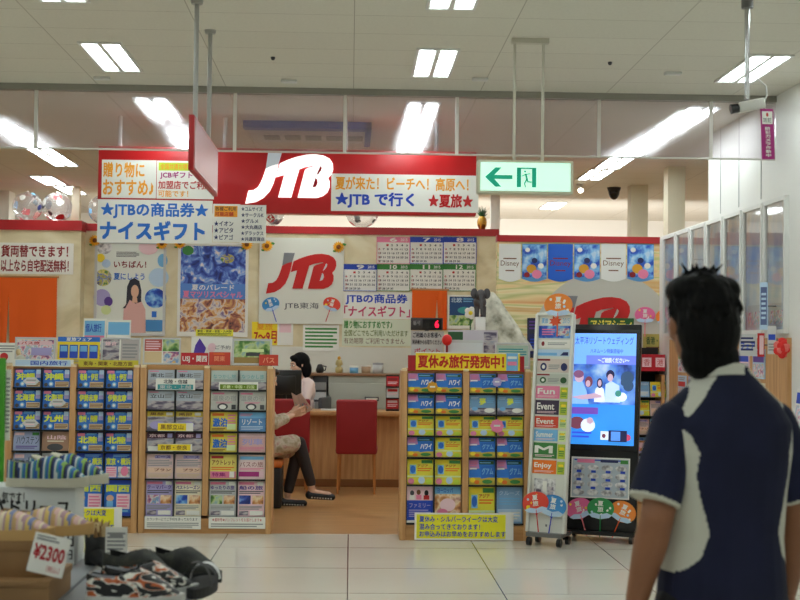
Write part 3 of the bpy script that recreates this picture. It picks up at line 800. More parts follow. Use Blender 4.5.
# pineapple and beach balls standing on the coping
TOPZ = 2.875
p = at(482, 221, LWY + .08)
o = thing('pineapple', 'pineapple standing on the red coping beside the big sign', 'pineapple', (p.x, LWY + .08, TOPZ))
mb = MB(); mb.lathe([(0, 0), (.035, .004), (.055, .05), (.058, .09), (.05, .13), (.03, .155), (0, .158)], noise_mat('pine_skin', [(0.35, (120, 80, 20)), (0.6, (222, 168, 50))], nscale=18, tex='voronoi'), 18); mb.build('fruit', o)
mb = MB()
for i in range(16):
    a = i * 2.4; e = .3 + .06 * i
    t = .02 + .05 * math.cos(min(e, 1.5))
    mb.tube((.012 * math.cos(a), .012 * math.sin(a), .15), (t * math.cos(a), t * math.sin(a), .19 + .006 * i), .011, .002, 'darkgreen', 6)
mb.build('leaf_crown', o)
def ball(px, py, Y, r, z0, label):
    p = at(px, py, Y)
    o = thing('beach_ball', label, 'beach ball', (p.x, Y, z0 + r), 0, 'clear beach balls on the coping')
    mb = MB(); mb.ball((0, 0, 0), (r,) * 3, MATS['acrylic_ball'], 16, 24)
    k = random.Random(label)
    for i in range(15):     # printed patches on the skin
        a, t = k.uniform(0, 6.28), k.uniform(.5, 2.6); s = k.uniform(.18, .4); v = []; f = []
        R_ = Matrix.Rotation(a, 3, 'Z') @ Matrix.Rotation(t, 3, 'Y')
        n = 9
        v = [R_ @ Vector((0, 0, r * 1.004))]
        for j in range(n):
            q = 6.283 * j / n; s2 = s * k.uniform(.5, 1)
            v.append(R_ @ (Vector((math.sin(s2) * math.cos(q), math.sin(s2) * math.sin(q), math.cos(s2))) * r * 1.004))
        f = [(0, 1 + j, 1 + (j + 1) % n) for j in range(n)]
        mb.add(v, f, k.choice(['red', 'navy', 'darkgrey', 'grey', 'white', 'sky', 'white']), True)
    mb.build('skin', o)
    mb = MB(); mb.tube((0, 0, r - .002), (0, 0, r + .012), .01, .008, 'white'); mb.build('valve', o)
glass_mat('acrylic_ball', (253, 253, 253), rough=.08, refl=.35, haze=.16, haze_col=(240, 240, 240))
lz = 2.885
ball(27.5, 207, LSY + .2, .172, lz, 'clear beach ball on the left coping, left of its pair')
ball(57, 207, LSY + .2, .172, lz, 'clear beach ball on the left coping, right of its pair')
ball(103, 215, LWY + .08, .172, TOPZ, 'clear beach ball half hidden behind the blue lettered banner')
ball(270, 215, LWY + .08, .172, TOPZ, 'clear beach ball peeking out right of the small white lists')
ball(362, 212, LWY + .08, .20, TOPZ, 'clear beach ball with dark car print below the big sign')

# ---------------------------------------------------------------- booth back wall, right part
sheet_y = RBY
flag_i = 0
for x0, x1, kind in ((499, 521, 'w'), (522, 547, 'p'), (548, 573, 'b'), (574, 600, 'p'), (601, 626, 'w'), (627, 654, 'p')):
    Y = RBY
    c = at((x0 + x1) / 2, 244, Y); w = (x1 - x0) / S(Y); h = 38 / S(Y)
    mb = MB()
    pts = [(-w / 2, h), (-w / 2, h * .08)] + [(-w / 2 + w * i / 8, h * .08 - h * .08 * math.sin(PI * i / 8)) for i in range(1, 8)] + [(w / 2, h * .08), (w / 2, h)]
    base = {'w': mat('flag_white', (232, 232, 226), .5), 'p': mat('flag_sky', (90, 150, 205), .5), 'b': mat('flag_blue', (20, 95, 205), .5)}[kind]
    mb.poly(pts, -.006, 0, base)
    if kind == 'p':
        mb.rect(-w / 2 + .004, w / 2 - .004, h * .12, h * .97, -.0066, MATS['photo_sea'] if 'photo_sea' in MATS else base)
        for i, (cx, cz, r, m_) in enumerate(((-.28, .84, .10, 'white'), (.26, .72, .08, 'paleblue'), (-.12, .34, .2, 'gold'), (.1, .2, .2, 'pink'), (.26, .42, .12, 'white'), (-.3, .18, .12, 'darkred'), (0, .56, .12, 'navy'))):
            mb.disc(cx * w, cz * h, r * w, r * w * .9, -.0070 - .0004 * i, m_, 14)
    else:
        m_ = 'brown' if kind == 'w' else 'darkred'
        mb.text('Disney', -w * .42, w * .42, h * .38, h * .56, -.0068, m_, .01); mb.rect(-w * .3, w * .3, h * .6, h * .63, -.0068, m_); mb.rect(-w * .2, w * .2, h * .28, h * .31, -.0068, m_)
    lab = {499: 'white pennant at the left end of the pennant row', 522: 'sky blue picture pennant, first of its kind in the row', 548: 'plain bright blue pennant in the row on the right wall', 574: 'sky blue picture pennant between the bright blue and the white one', 601: 'white pennant toward the right end of the pennant row', 627: 'sky blue picture pennant at the right end of the row'}[x0]
    mb.build('pennant', None, lab, 'pennant', 'pennants on the right booth wall', loc=(c.x, Y, c.z - h))
# wall logo disc
c = at(605, 345, RBY); r = 74 / S(RBY)
o = thing('wall_emblem', 'big grey disc with red logo on the mural wall', 'emblem', (c.x, RBY, c.z))
mb = MB(); mb.disc(0, 0, r, r, -.0035, mat('disc_grey', (196, 194, 182), .5), 48, 0); mb.build('disc', o)
ex = lambda px: (px - 605) / S(RBY); ez = lambda py: (345 - py) / S(RBY)
mb = MB(); logo(mb, ex(541), ex(630), ez(348), ez(296), -.0035, .006, MATS['logo_red'], MATS['logo_dkgrey'], MATS['disc_grey']); mb.build('logo', o)
fan(645, 316, RBY - .012, 0, .82, 'pink', 'pink fan on the mural wall right of the green sign')
fan(666, 318, RBY - .012, 0, .82, 'orange', 'orange fan on the mural wall half behind the head of the person')
# ---------------------------------------------------------------- brochure racks
ROWTOP = [0, .165, .328, .495, .664, .873]; ROWBOT = [.158, .322, .489, .654, .866, 1.16]
RACK_H = 1.30; ROW_DZ = .012
def rack(px0, px1, Y, label, W=None):
    a = at(px0, 450, Y).x; b = at(px1, 450, Y).x
    W = b - a
    o = thing('brochure_rack', label, 'brochure rack', ((a + b) / 2, Y, 0), 0, 'oak brochure racks along the shop front')
    pw = .048; inner = (W - 3 * pw) / 2
    for x in (-W / 2, -pw / 2, W / 2 - pw):
        mb = MB(); mb.rbox(x, x + pw, 0, .34, 0 if x != -pw / 2 else .14, RACK_H, .003, MATS['oak'])
        s = mb.build('side_panel', o)
        mb = MB(); mb.rbox(x + .004, x + pw - .004, .004, .06, RACK_H - .001, RACK_H + .02, .004, mat('cap_cream', (236, 214, 170), .35)); mb.build('end_cap', s)
    mb = MB(); mb.box(-W / 2 + pw, W / 2 - pw, .012, .33, 0, .116, MATS['oak_flat']); mb.build('plinth', o)
    mb = MB(); mb.box(-W / 2 + pw, W / 2 - pw, .30, .32, .116, RACK_H, MATS['matte_black']); mb.build('back_panel', o)
    slots = {}
    for bay in range(2):
        x0 = -W / 2 + pw + bay * (inner + pw); x1 = x0 + inner
        for r in range(6):
            zb = RACK_H - ROW_DZ - ROWBOT[r]
            hgt = ROWBOT[r] - ROWTOP[r]
            mb = MB()
            mb.box(x0 + .001, x1 - .001, .012, .10, zb - .006, zb, MATS['plastic_black'])          # floor of the pocket
            mb.box(x0 + .001, x1 - .001, .006, .012, zb - .006, zb + .006, MATS['plastic_black'])  # lip
            mb.box((x0 + x1) / 2 - .004, (x0 + x1) / 2 + .004, .006, .10, zb, zb + hgt, MATS['plastic_black'])
            mb.add([(x0 + .001, .035 + .1, zb), (x1 - .001, .035 + .1, zb), (x1 - .001, .04 + .1, zb + hgt), (x0 + .001, .04 + .1, zb + hgt)], [(0, 1, 2, 3)], MATS['matte_black'])
            mb.build('pocket', o)
            for k in range(2):
                xc = x0 + inner * (.25 + .5 * k)
                slots[(bay, r, k)] = ((a + b) / 2 + xc, Y + .022, zb + .0005, inner / 2 - .014, hgt - .006)
    return o, slots

# cover designs; each returns (base material, items)
def d_blue(title):
    return 'blue', [('r', 0, .9, 1, 1, 'navy'), ('r', .03, .78, .3, .93, 'pink'), ('l', .36, .82, .74, .94, 2, 'sky'), ('r', .80, .52, .97, .95, 'paleblue'),
                    ('t', title, .08, .42, .76, .76, mat('title_lime', (225, 235, 60), .5), .05), ('r', .46, .05, .97, .33, 'beige'), ('l', .48, .08, .95, .3, 3, 'brown'),
                    ('o', .31, .2, .09, .13, 'sky'), ('o', .31, .2, .05, .07, 'white'), ('o', .12, .16, .07, .1, 'darkgrey'), ('r', .8, .52, .97, .72, 'lavender')]
def d_city(title):
    return 'blue', [('r', 0, .85, 1, 1, 'royal'), ('l', .3, .87, .9, .97, 2, 'sky'), ('t', title, .05, .55, .95, .82, MATS['title_lime'], .05),
                    ('r', .05, .05, .45, .48, 'palepink'), ('l', .07, .1, .43, .44, 4, 'pink'), ('r', .5, .05, .95, .48, MATS['print_grey']), ('o', .75, .3, .14, .2, 'pink')]
def d_kinki(title):
    return 'blue', [('r', 0, .9, 1, 1, 'royal'), ('t', title, .08, .68, .92, .86, MATS['title_lime'], .05), ('r', .46, .2, .96, .62, 'palepink'), ('l', .5, .24, .92, .58, 4, 'pink'),
                    ('o', .22, .5, .14, .09, 'skin'), ('r', .1, .24, .34, .42, 'sky'), ('r', 0, 0, 1, .1, 'royal'), ('r', .1, .12, .9, .17, 'sky')]
def d_grey(title):
    return 'print_grey', [('r', 0, .45, 1, 1, mat('sky_grey', (186, 194, 205), .4)), ('r', 0, 0, 1, .48, MATS['photo_dusk']), ('t', title, .1, .62, .6, .82, 'darkgrey'), ('l', .64, .6, .92, .86, 3, 'grey'), ('r', .06, .9, .4, .95, 'pink')]
def d_castle(title):
    return mat('cover_sage', (188, 202, 196), .4), [('t', title, .08, .58, .92, .8, 'teal', .01), ('r', 0, 0, 1, .4, MATS['photo_dusk']), ('l', .1, .42, .9, .54, 2, 'grey')]
def d_onsen(title):
    return mat('cover_putty', (200, 198, 190), .4), [('r', .05, .84, .5, .93, 'pink'), ('t', title, .06, .5, .94, .78, 'grey', .01), ('l', .2, .36, .8, .46, 2, 'pink'), ('o', .45, .2, .2, .18, 'darkgrey'), ('o', .45, .18, .13, .12, 'white'), ('r', .78, .05, .94, .3, 'darkgrey')]
def d_gold(title):
    return MATS['photo_dusk'], [('r', 0, .74, 1, 1, mat('cover_gold', (222, 196, 60), .4)), ('t', title, .1, .79, .6, .94, 'brown'), ('r', .7, .8, .94, .95, 'white'), ('o', .4, .3, .3, .22, 'lavender')]
def d_maroon(title):
    return MATS['photo_dusk'], [('r', 0, .70, 1, 1, mat('cover_maroon', (70, 24, 50), .4)), ('t', title, .08, .76, .66, .92, 'palepink'), ('r', .76, .74, .94, .95, 'lavender'), ('r', .05, .05, .5, .3, 'white')]
def d_pinktext(title):
    return mat('cover_blush', (226, 196, 196), .4), [('r', .3, .82, .9, .95, 'lavender'), ('t', title, .32, .83, .88, .94, 'purple'), ('l', .05, .5, .95, .78, 4, 'grey'), ('t', 'ひとり旅', .12, .3, .9, .42, 'red', .02), ('r', .04, .25, .96, .46, mat('cover_peach', (238, 205, 180), .4)), ('l', .08, .06, .92, .22, 3, 'beige'), ('t', 'プラン', .3, .31, .9, .42, 'darkred', .02)]
def d_geki(title):
    return mat('cover_sun', (228, 206, 70), .4), [('r', .06, .8, .5, .93, 'orange'), ('t', title, .1, .25, .62, .68, 'blue', .05), ('l', .64, .2, .94, .9, 5, 'pink'), ('r', .62, .1, .95, .4, 'palelime'), ('l', .06, .04, .56, .18, 2, 'brown')]
def d_wave(title):
    return mat('cover_sea', (96, 148, 205), .4), [('r', 0, .7, 1, 1, 'sky'), ('l', .05, .78, .5, .94, 2, 'pink'), ('t', title, .12, .36, .86, .66, 'white', .02), ('l', .08, .08, .9, .3, 3, 'paleblue')]
def d_rose(title):
    return mat('cover_rose', (226, 180, 176), .4), [('r', 0, .8, 1, 1, 'palepink'), ('t', title, .14, .4, .9, .72, 'lavender', .03), ('l', .06, .1, .94, .32, 3, 'pink')]
def d_yelpage(title):
    return mat('cover_lemon', (238, 220, 110), .4), [('r', .05, .84, .5, .94, 'red'), ('t', title, .08, .58, .92, .78, 'darkred', .02), ('r', .02, .05, .98, .32, 'pink'), ('r', .74, .08, .92, .32, 'white'), ('l', .06, .36, .9, .52, 2, 'orange'), ('t', '特集', .1, .12, .6, .27, 'magenta', .02)]
def d_pinkpage(title):
    return mat('cover_shell', (234, 208, 206), .4), [('r', .05, .8, .95, .93, 'sky'), ('t', title, .05, .5, .92, .72, 'darkred', .01), ('r', .02, .12, .8, .32, 'magenta'), ('r', .78, .08, .95, .34, 'palepink'), ('l', .06, .36, .94, .48, 2, 'pink')]
def d_magazine(title, m1='lavender', m2='photo_mix'):
    return mat('cover_' + m1, PAL.get(m1, (225, 222, 220)), .4), [('r', .03, .9, .6, .97, 'pink'), ('t', title, .05, .76, .92, .87, 'purple', .03), ('l', .05, .64, .95, .74, 2, 'darkgrey'), ('r', .05, .36, .48, .6, MATS[m2]), ('r', .54, .36, .95, .6, MATS['photo_warm']),
            ('l', .06, .2, .9, .32, 3, 'grey'), ('r', .06, .05, .4, .17, MATS['photo_dusk']), ('r', .46, .05, .94, .17, 'white'), ('r', .72, .88, .95, .98, 'white')]
def d_hawaii(title):
    return mat('cover_azure', (40, 125, 220), .4), [('r', 0, 0, 1, .3, mat('cover_mango', (205, 180, 60), .4)), ('p', [(0, .6), (.4, .66), (.36, 1), (0, 1)], mat('cover_orchid', (200, 140, 200), .4)), ('r', .4, .82, .96, .95, 'darkgreen'), ('l', .42, .84, .9, .93, 1, 'sky'), ('p', [(.46, .25), (.96, .34), (.96, .78), (.46, .72)], 'blue'), ('t', title, .5, .42, .93, .68, 'white', .05), ('o', .14, .2, .1, .1, 'yellow'), ('o', .3, .12, .1, .08, 'orange'), ('r', .03, .62, .3, .68, 'white'), ('l', .05, .74, .32, .94, 3, 'pink'), ('o', .7, .14, .2, .08, 'green')]
def d_guam(title):
    b, it = d_hawaii(title)
    return b, [i if not (i[0] == 't') else ('t', title, .5, .42, .93, .68, 'sky', .03) for i in it]
def d_pale(title):
    return mat('cover_mist', (120, 165, 205), .4), [('r', 0, 0, 1, .35, 'photo_sea' and MATS['photo_dusk']), ('t', title, .38, .5, .62, .85, MATS['title_lime'], .03), ('l', .05, .78, .34, .92, 2, 'paleblue'), ('o', .2, .3, .12, .1, 'sky'), ('o', .76, .22, .2, .12, 'white'), ('l', .66, .6, .94, .9, 3, 'sky')]
def d_yellow(title):
    return mat('cover_canary', (236, 222, 60), .4), [('r', .06, .84, .5, .97, 'yellow'), ('r', .55, .84, .97, .97, 'green'), ('r', .1, .42, .34, .78, 'sky'), ('o', .22, .6, .1, .15, 'blue'), ('l', .4, .52, .94, .68, 2, 'orange'), ('t', title, .4, .7, .8, .8, 'red'), ('o', .15, .14, .12, .12, 'pink'), ('o', .55, .18, .13, .14, 'paleblue'), ('o', .82, .12, .13, .1, 'lime'), ('r', 0, .3, 1, .36, 'palelime')]
def d_people(title):
    return 'royal', [('r', 0, .62, 1, 1, 'palepink'), ('o', .2, .82, .08, .07, 'darkgrey'), ('o', .45, .84, .08, .07, 'brown'), ('o', .75, .82, .08, .08, 'black'), ('r', .1, .64, .3, .76, 'white'), ('r', .36, .64, .56, .77, 'pink'), ('r', .64, .64, .86, .76, 'red'), ('t', title, .1, .42, .9, .54, 'lavender', .02), ('l', .08, .16, .92, .38, 4, 'lavender'), ('r', 0, 0, 1, .08, 'white')]
def d_photo(title):
    return MATS['photo_warm'], [('r', 0, .8, 1, 1, 'sky'), ('t', title, .1, .83, .7, .96, 'royal'), ('o', .5, .5, .3, .18, 'palepink'), ('o', .3, .3, .2, .1, 'pink'), ('r', 0, 0, 1, .12, 'lavender')]
def d_calm(title):
    return mat('cover_calm', (135, 175, 215), .4), [('t', title, .1, .78, .9, .9, 'paleblue', .02), ('l', .1, .5, .9, .72, 3, 'sky'), ('r', .05, .06, .95, .4, 'paleblue'), ('l', .1, .1, .9, .34, 3, 'white')]
def d_bron(title):
    return mat('cover_bronze', (170, 130, 105), .4), [('t', title, .2, .6, .9, .82, 'palepink', .02), ('l', .2, .46, .9, .56, 1, 'cream'), ('o', .5, .2, .3, .18, 'darkgrey')]
def d_lav(title):
    return mat('cover_lilac', (160, 170, 205), .4), [('t', title, .12, .35, .95, .75, 'ink', .0), ('r', .05, .8, .4, .94, 'palepink'), ('l', .1, .1, .9, .28, 2, 'purple'), ('r', .7, .8, .95, .95, 'green')]
def d_redwhite(title):
    return 'palegrey', [('r', .06, .1, .94, .9, 'palepink'), ('t', title, .1, .45, .9, .8, 'red', .03), ('l', .1, .18, .9, .38, 2, 'pink')]

BRO = {}
def brochure(slot, design, title, look, where, group, bubble=None):
    x, y, z, w, h = slot
    k = (design.__name__, title, round(w, 3), round(h, 3))
    if k not in BRO:
        base, items = design(title)
        if isinstance(base, str): base = MATS[base] if base in MATS else pm(base)
        mb = MB(); mb.box(-w / 2, w / 2, -.010, 0, 0, h, 'white'); mb.box(-w / 2, w / 2, -.0104, -.010, 0, h, base)
        prints(mb, w, h, -.0104, items)
        BRO[k] = mb.mesh('brochure')
    o = link('brochure', BRO[k], None, look + ' brochure, ' + where, 'brochure', group, None, (x, y + .012, z))
    o.rotation_euler.x = -.16 if h < .2 else -.10
    if bubble:
        mb = MB(); n = 30
        pts = []
        for i in range(n):
            a = 2 * PI * i / n; rr = 1 + .07 * math.cos(6 * a)
            pts.append((bubble[0] * w - .022 + .06 * math.cos(a) * rr, bubble[1] * h + .032 * math.sin(a) * rr))
        mb.poly(pts, -.036, -.0355, 'palegrey'); mb.rect(bubble[0] * w - .06, bubble[0] * w + .015, bubble[1] * h + .003, bubble[1] * h + .012, -.0365, 'grey'); mb.rect(bubble[0] * w - .06, bubble[0] * w + .01, bubble[1] * h - .014, bubble[1] * h - .006, -.0365, 'palepink')
        mb.build('bubble_tag', o, 'white bubble shaped tag')
    return o
ROWN = ['top row', 'second row', 'third row', 'fourth row', 'fifth row', 'bottom row']
COLN = ['first column', 'second column', 'third column', 'fourth column']
def fill(slots, plan, rackname, group):
    for r in range(6):
        for c_ in range(4):
            d, t, look = plan[r][c_][:3]
            brochure(slots[(c_ // 2, r, c_ % 2)], d, t, look, '%s, %s of %s' % (ROWN[r], COLN[c_], rackname), group, plan[r][c_][3] if len(plan[r][c_]) > 3 else None)

RY = 11.11
r1, s1 = rack(5, 138, RY, 'oak brochure rack at far left with mostly blue brochures')
r2, s2 = rack(139, 272, RY, 'oak brochure rack with mixed pink and yellow brochures left of the opening')
MY = 10.8
r3, s3 = rack(400.5, 530.5, MY, 'oak brochure rack under the yellow banner right of the opening')
B = lambda t, l, bub=None: (d_blue, t, l) + ((bub,) if bub else ())
fill(s1, [
    [B('沖縄', 'blue', (.26, .32)), B('沖縄', 'blue'), B('奄美・伊豆', 'blue'), B('奄美・伊豆', 'blue')],
    [B('北海道', 'blue'), B('北海道', 'blue', (.2, .3)), B('伊勢志摩', 'blue'), B('伊勢志摩', 'blue')],
    [B('九州', 'blue', (.26, .32)), B('九州', 'blue'), B('信州・飛騨', 'blue'), B('信州・飛騨', 'blue')],
    [(d_lav, 'ハウステン', 'lilac'), (d_bron, '山陰', 'bronze'), B('北陸', 'blue'), B('北陸', 'blue')],
    [(d_lav, 'ハウステン', 'lilac'), (d_redwhite, '夏休み', 'pale pink'), (d_city, '東京・横浜', 'blue and pink'), (d_city, '東京・横浜', 'blue and pink')],
    [(d_kinki, '関東', 'blue'), (d_kinki, '関東', 'blue'), (d_kinki, '関西', 'blue'), (d_kinki, '関西', 'blue')]], 'the far left rack', 'brochures in the far left rack')
fill(s2, [
    [(d_grey, '東北', 'grey')] * 2 + [(d_castle, 'なつかし旅', 'pale green')] * 2,
    [(d_grey, '立山', 'grey')] * 2 + [(d_onsen, '温泉の宿', 'pale grey')] * 2,
    [(d_gold, '黒部', 'gold topped')] * 2 + [(d_geki, '激泊', 'yellow'), (d_wave, 'リゾート', 'sea blue')],
    [(d_maroon, '京都', 'maroon topped')] * 2 + [(d_geki, '激泊', 'yellow'), (d_rose, '列車', 'rose')],
    [(d_pinktext, 'エース', 'pale pink')] * 2 + [(d_yelpage, 'アウトレット', 'yellow and pink'), (d_pinkpage, 'バスの旅', 'pink')],
    [(d_magazine, 'テーマパーク', 'lavender magazine'), (lambda t: d_magazine(t, 'cream', 'photo_sea'), 'ベストシーズン', 'cream magazine'), (lambda t: d_magazine(t, 'palegrey', 'photo_green'), 'ゆったりの旅', 'pale grey magazine'), (lambda t: d_magazine(t, 'palepink', 'photo_night'), '船の旅', 'pink magazine')]],
    'the rack left of the opening', 'brochures in the rack left of the opening')
H = (d_hawaii, 'ハワイ', 'blue and mango'); G_ = (d_guam, 'グアム', 'blue and mango'); YL = (d_yellow, 'アジア', 'bright yellow'); PL = (d_pale, '夢', 'misty blue')
fill(s3, [
    [H, H, G_, G_], [H, H, PL, PL], [YL, YL, YL, YL], [H, YL, G_, G_], [YL, YL, G_, G_],
    [(d_people, 'ファミリー', 'royal blue'), (d_photo, 'ヨーロッパ', 'warm photo'), YL, (d_calm, 'クルーズ', 'pale blue')]],
    'the rack under the yellow banner', 'brochures in the rack under the yellow banner')

# cards on the racks: their backs just in front of the brochures
def card(rc, Y, items, label, base='white', split=False, name='pop_card', cat='card', zmin=None, lean=0.0, edge=None):
    return sheet(name, rc, Y, items, label, cat, None, base, .003, edge, split, lean, zmin=zmin)
card((13, 361.5, 73, 368.5), RY + .02, [('r', .05, .1, .95, .9, 'paleblue'), ('t', '国内旅行', .3, .2, .9, .8, 'royal')], 'pale header strip over the first two columns of the far left rack').location.z = RACK_H
card((79, 362, 138, 369), RY + .02, [('t', '東海・関東・北陸方面', .08, .2, .9, .8, 'brown')], 'yellow header strip over the right half of the far left rack', mat('header_yellow', (214, 200, 60), .5)).location.z = RACK_H
card((156, 378.5, 195, 390), RY + .004, [('t', '北陸・信越', .2, .55, .8, .9, 'ink'), ('r', .05, .05, .95, .48, 'teal'), ('t', '東北・上越', .1, .1, .9, .42, 'palegrey')], 'white and teal card across the top left pockets of the rack left of the opening')
card((219, 382, 258, 390), RY + .004, [('r', .03, .08, .97, .7, mat('card_green', (110, 140, 30), .5)), ('t', '近畿・中国・四国', .1, .18, .9, .6, 'palelime')], 'green card across the top right pockets of the rack left of the opening')
card((158, 423, 193, 431), RY + .004, [('r', 0, .05, .8, .95, 'yellow'), ('t', '黒部立山', .08, .2, .72, .8, 'brown')], 'yellow card across the gold topped brochures')
card((158, 444, 192, 451), RY + .004, [('r', 0, .05, .95, .95, 'yellow'), ('t', '京都・奈良', .08, .2, .85, .8, 'brown')], 'yellow card across the maroon topped brochures')
card((145, 516.5, 200.5, 529), RY + .0, [('t', 'カウンターにてご予約を承っております', .04, .66, .94, .9, 'ink', .01), ('l', .04, .1, .96, .55, 3, 'grey')], 'white notice with black print on the base left of its pair')
card((209, 517, 265, 528.5), RY + .0, [('t', '★最新号★パンフレットをお届けします★', .06, .6, .94, .9, 'red', .01), ('l', .04, .1, .96, .48, 2, 'grey')], 'white notice with red print on the base beside the opening')
big = [('r', .02, .06, .92, .94, mat('notice_yellow', (240, 232, 40), .5)), ('t', '夏休み・シルバーウイークは大変', .05, .66, .84, .88, 'royal', .02), ('t', '混み合ってきております！', .05, .38, .66, .60, 'royal', .02), ('t', 'お申込みはお早めをおすすめします', .05, .12, .92, .33, 'royal', .02)]
card((414.5, 513, 513.5, 541.5), MY + .0, big, 'large yellow notice with blue lettering on the base under the yellow banner rack', split=True, name='notice_sign', cat='sign', zmin=.005)
card((24, 507, 121, 535), RY + .0, big, 'large yellow notice at the foot of the far left rack, half hidden by shoes', split=True, name='notice_sign', cat='sign', zmin=.005)
# yellow banner on the middle rack
c = at(466.5, 363, MY); w = 117 / S(MY); h = 17 / S(MY)
o = thing('banner_board', 'yellow banner board with red lettering standing on the right brochure rack', 'banner', (c.x, MY + .03, RACK_H + .021))
mb = MB(); mb.box(-w / 2, w / 2, 0, .02, -.02, h - .03, mat('banner_red', (170, 20, 30), .4)); mb.build('backing', o)
mb = MB(); mb.box(-w / 2 + .06, w / 2 - .035, -.005, -.001, -.012, h - .005, 'yellow'); mb.rect(-w / 2 + .06, w / 2 - .035, h - .012, h - .005, -.0055, 'white'); mb.build('face', o)
mb = MB(); mb.text('夏休み旅行発売中！', -w / 2 + .08, w / 2 - .16, .008, h - .03, -.0065, mat('banner_ink', (200, 40, 20), .5), .045); mb.build('lettering', o)
mb = MB(); mb.box(w / 2 - .14, w / 2 - .05, -.012, -.006, -.012, h - .006, 'sky'); mb.rect(w / 2 - .13, w / 2 - .06, .03, .06, -.0125, 'pink'); mb.rect(w / 2 - .13, w / 2 - .06, .08, .1, -.0125, 'white'); mb.build('leaflet', o, 'pale blue leaflet clipped to the right end')
# round price flower tags on the middle rack
def rosette(px, py, Y, r, m, label):
    p = at(px, py, Y); mb = MB(); n = 32
    mb.poly([(r * (1 + .08 * math.cos(8 * 2 * PI * i / n)) * math.cos(2 * PI * i / n), r * (1 + .08 * math.cos(8 * 2 * PI * i / n)) * math.sin(2 * PI * i / n)) for i in range(n)], -.004, 0, m)
    mb.rect(-r * .5, r * .5, -r * .1, r * .2, -.005, 'white')
    mb.build('round_tag', None, label, 'tag', 'round tags on the right rack', loc=p)
rosette(432.5, 387, MY + .0, .04, 'gold', 'small gold round tag between the first two blue brochures of the top row')
rosette(497, 382, MY + .0, .035, 'lavender', 'small lilac round tag between the last two brochures of the top row')
rosette(497, 426, MY + .0, .05, 'pink', 'pink round tag between the last two yellow brochures of the third row')

# ---------------------------------------------------------------- leaflet stands on top of the racks
def topstand(rc, Y, items, label, base='white', edge=None, name='leaflet_stand', cat='leaflet stand', z0=RACK_H + .021, group='leaflet stands on the left racks'):
    c = at((rc[0] + rc[2]) / 2, rc[3], Y); w = (rc[2] - rc[0]) / S(Y)
    h = (at(rc[0], rc[1], Y).z - z0)
    o = thing(name, label, cat, (c.x, Y, z0), 0, group)
    me = flat_mesh(name + str(rc) + str(Y), w, h, .006, base, items, edge)
    s_ = link('panel', me, o); s_.rotation_euler.x = -.10; s_.location = (0, 0, .003)
    mb = MB(); mb.box(-w / 2, w / 2, -.02, .07, 0, .004, MATS['acrylic']); mb.build('foot', o)
    return o
# shelf boards along the tops of the two left racks, on which the stands stand
for (r_, nm) in ((r1, 'far left'), (r2, 'second')):
    W = .94
    mb = MB(); mb.box(-.48, .48, .07, .335, RACK_H - .02, RACK_H + .0205, MATS['oak_flat']); mb.build('top_board', r_)
mb = MB(); mb.box(-.47, .47, .07, .335, RACK_H - .02, RACK_H + .0205, MATS['oak_flat']); mb.build('top_board', r3)
TY = RY + .12
topstand((15, 337.5, 55, 365), TY, [('r', .05, .1, .95, .9, 'print_busy' and MATS['print_busy']), ('r', .1, .7, .9, .86, 'palepink'), ('r', .4, .3, .9, .6, 'lavender'), ('t', 'バス旅', .15, .72, .6, .84, 'red')], 'pink edged flyer in a stand at the left end of the far left rack', 'cream', ('palegrey', .012))
topstand((57.5, 337, 99, 365), TY, [('r', 0, .82, 1, 1, 'blue'), ('t', '夏旅フェア', .2, .84, .8, .98, 'white', .02)] + [('r', .05 + .235 * i, .2, .25 + .235 * i, .7, 'royal') for i in range(4)] + [('r', .07 + .235 * i, .45, .23 + .235 * i, .66, 'sky') for i in range(4)] + [('r', .03, .72, .97, .8, 'yellow'), ('l', .05, .03, .95, .16, 2, 'grey')], 'yellow edged flyer stand with four blue panels', 'yellow')
topstand((101, 338, 140, 365), TY, [('r', .04, .06, .46, .94, MATS['photo_dusk']), ('r', .5, .06, .96, .94, mat('dusty', (190, 180, 180), .5)), ('t', '鎌倉', .1, .7, .4, .86, 'palepink'), ('l', .54, .2, .92, .8, 5, 'grey')], 'grey two panel photo flyer stand', 'white', ('palegrey', .01))
topstand((143, 338, 180, 367), TY, [('r', .04, .5, .5, .95, mat('brick', (200, 90, 80), .5)), ('r', .52, .5, .96, .95, MATS['photo_green']), ('r', .04, .05, .5, .48, 'beige'), ('r', .54, .05, .96, .48, MATS['photo_mix']), ('l', .07, .55, .46, .9, 4, 'palepink')], 'framed flyer stand with red, green and beige quarters', 'white', ('palegrey', .012))
topstand((191, 337, 232, 367), TY + .06, [('p', [(.05, .35), (.3, .3), (.36, .6), (.2, .95), (.1, .7)], mat('violet', (80, 50, 160), .5)), ('o', .5, .62, .1, .16, 'palepink'), ('t', 'ご予約', .58, .56, .95, .7, 'grey')], 'white stand with violet splash behind the red cards', 'white')
topstand((181, 353, 208, 368), TY - .03, [('t', 'USJ・関西', .06, .18, .95, .75, 'white', .03)], 'dark red card with white lettering on the second rack', mat('card_red', (195, 30, 40), .5))
topstand((209, 352.5, 230, 368), TY - .03, [('t', '関東', .25, .3, .75, .7, mat('salmon', (240, 150, 110), .5)), ('l', .2, .8, .8, .92, 1, 'orange')], 'plain orange red card just right of the dark red card', mat('card_vermilion', (206, 62, 40), .5))
topstand((232, 339, 271.5, 367.5), TY, [('r', .05, .08, .95, .92, MATS['photo_green']), ('r', .25, .5, .8, .62, 'palelime'), ('r', .35, .35, .7, .48, 'darkgrey'), ('r', .05, .08, .95, .3, mat('field', (160, 130, 70), .5))], 'framed brown and green landscape flyer at the end above the opening', 'white', ('palegrey', .014))
topstand((259, 355, 278, 368), TY - .035, [('t', 'バス', .2, .25, .8, .75, mat('salmon2', (240, 160, 120), .5))], 'small orange red card at the end beside the opening', MATS['card_vermilion'])
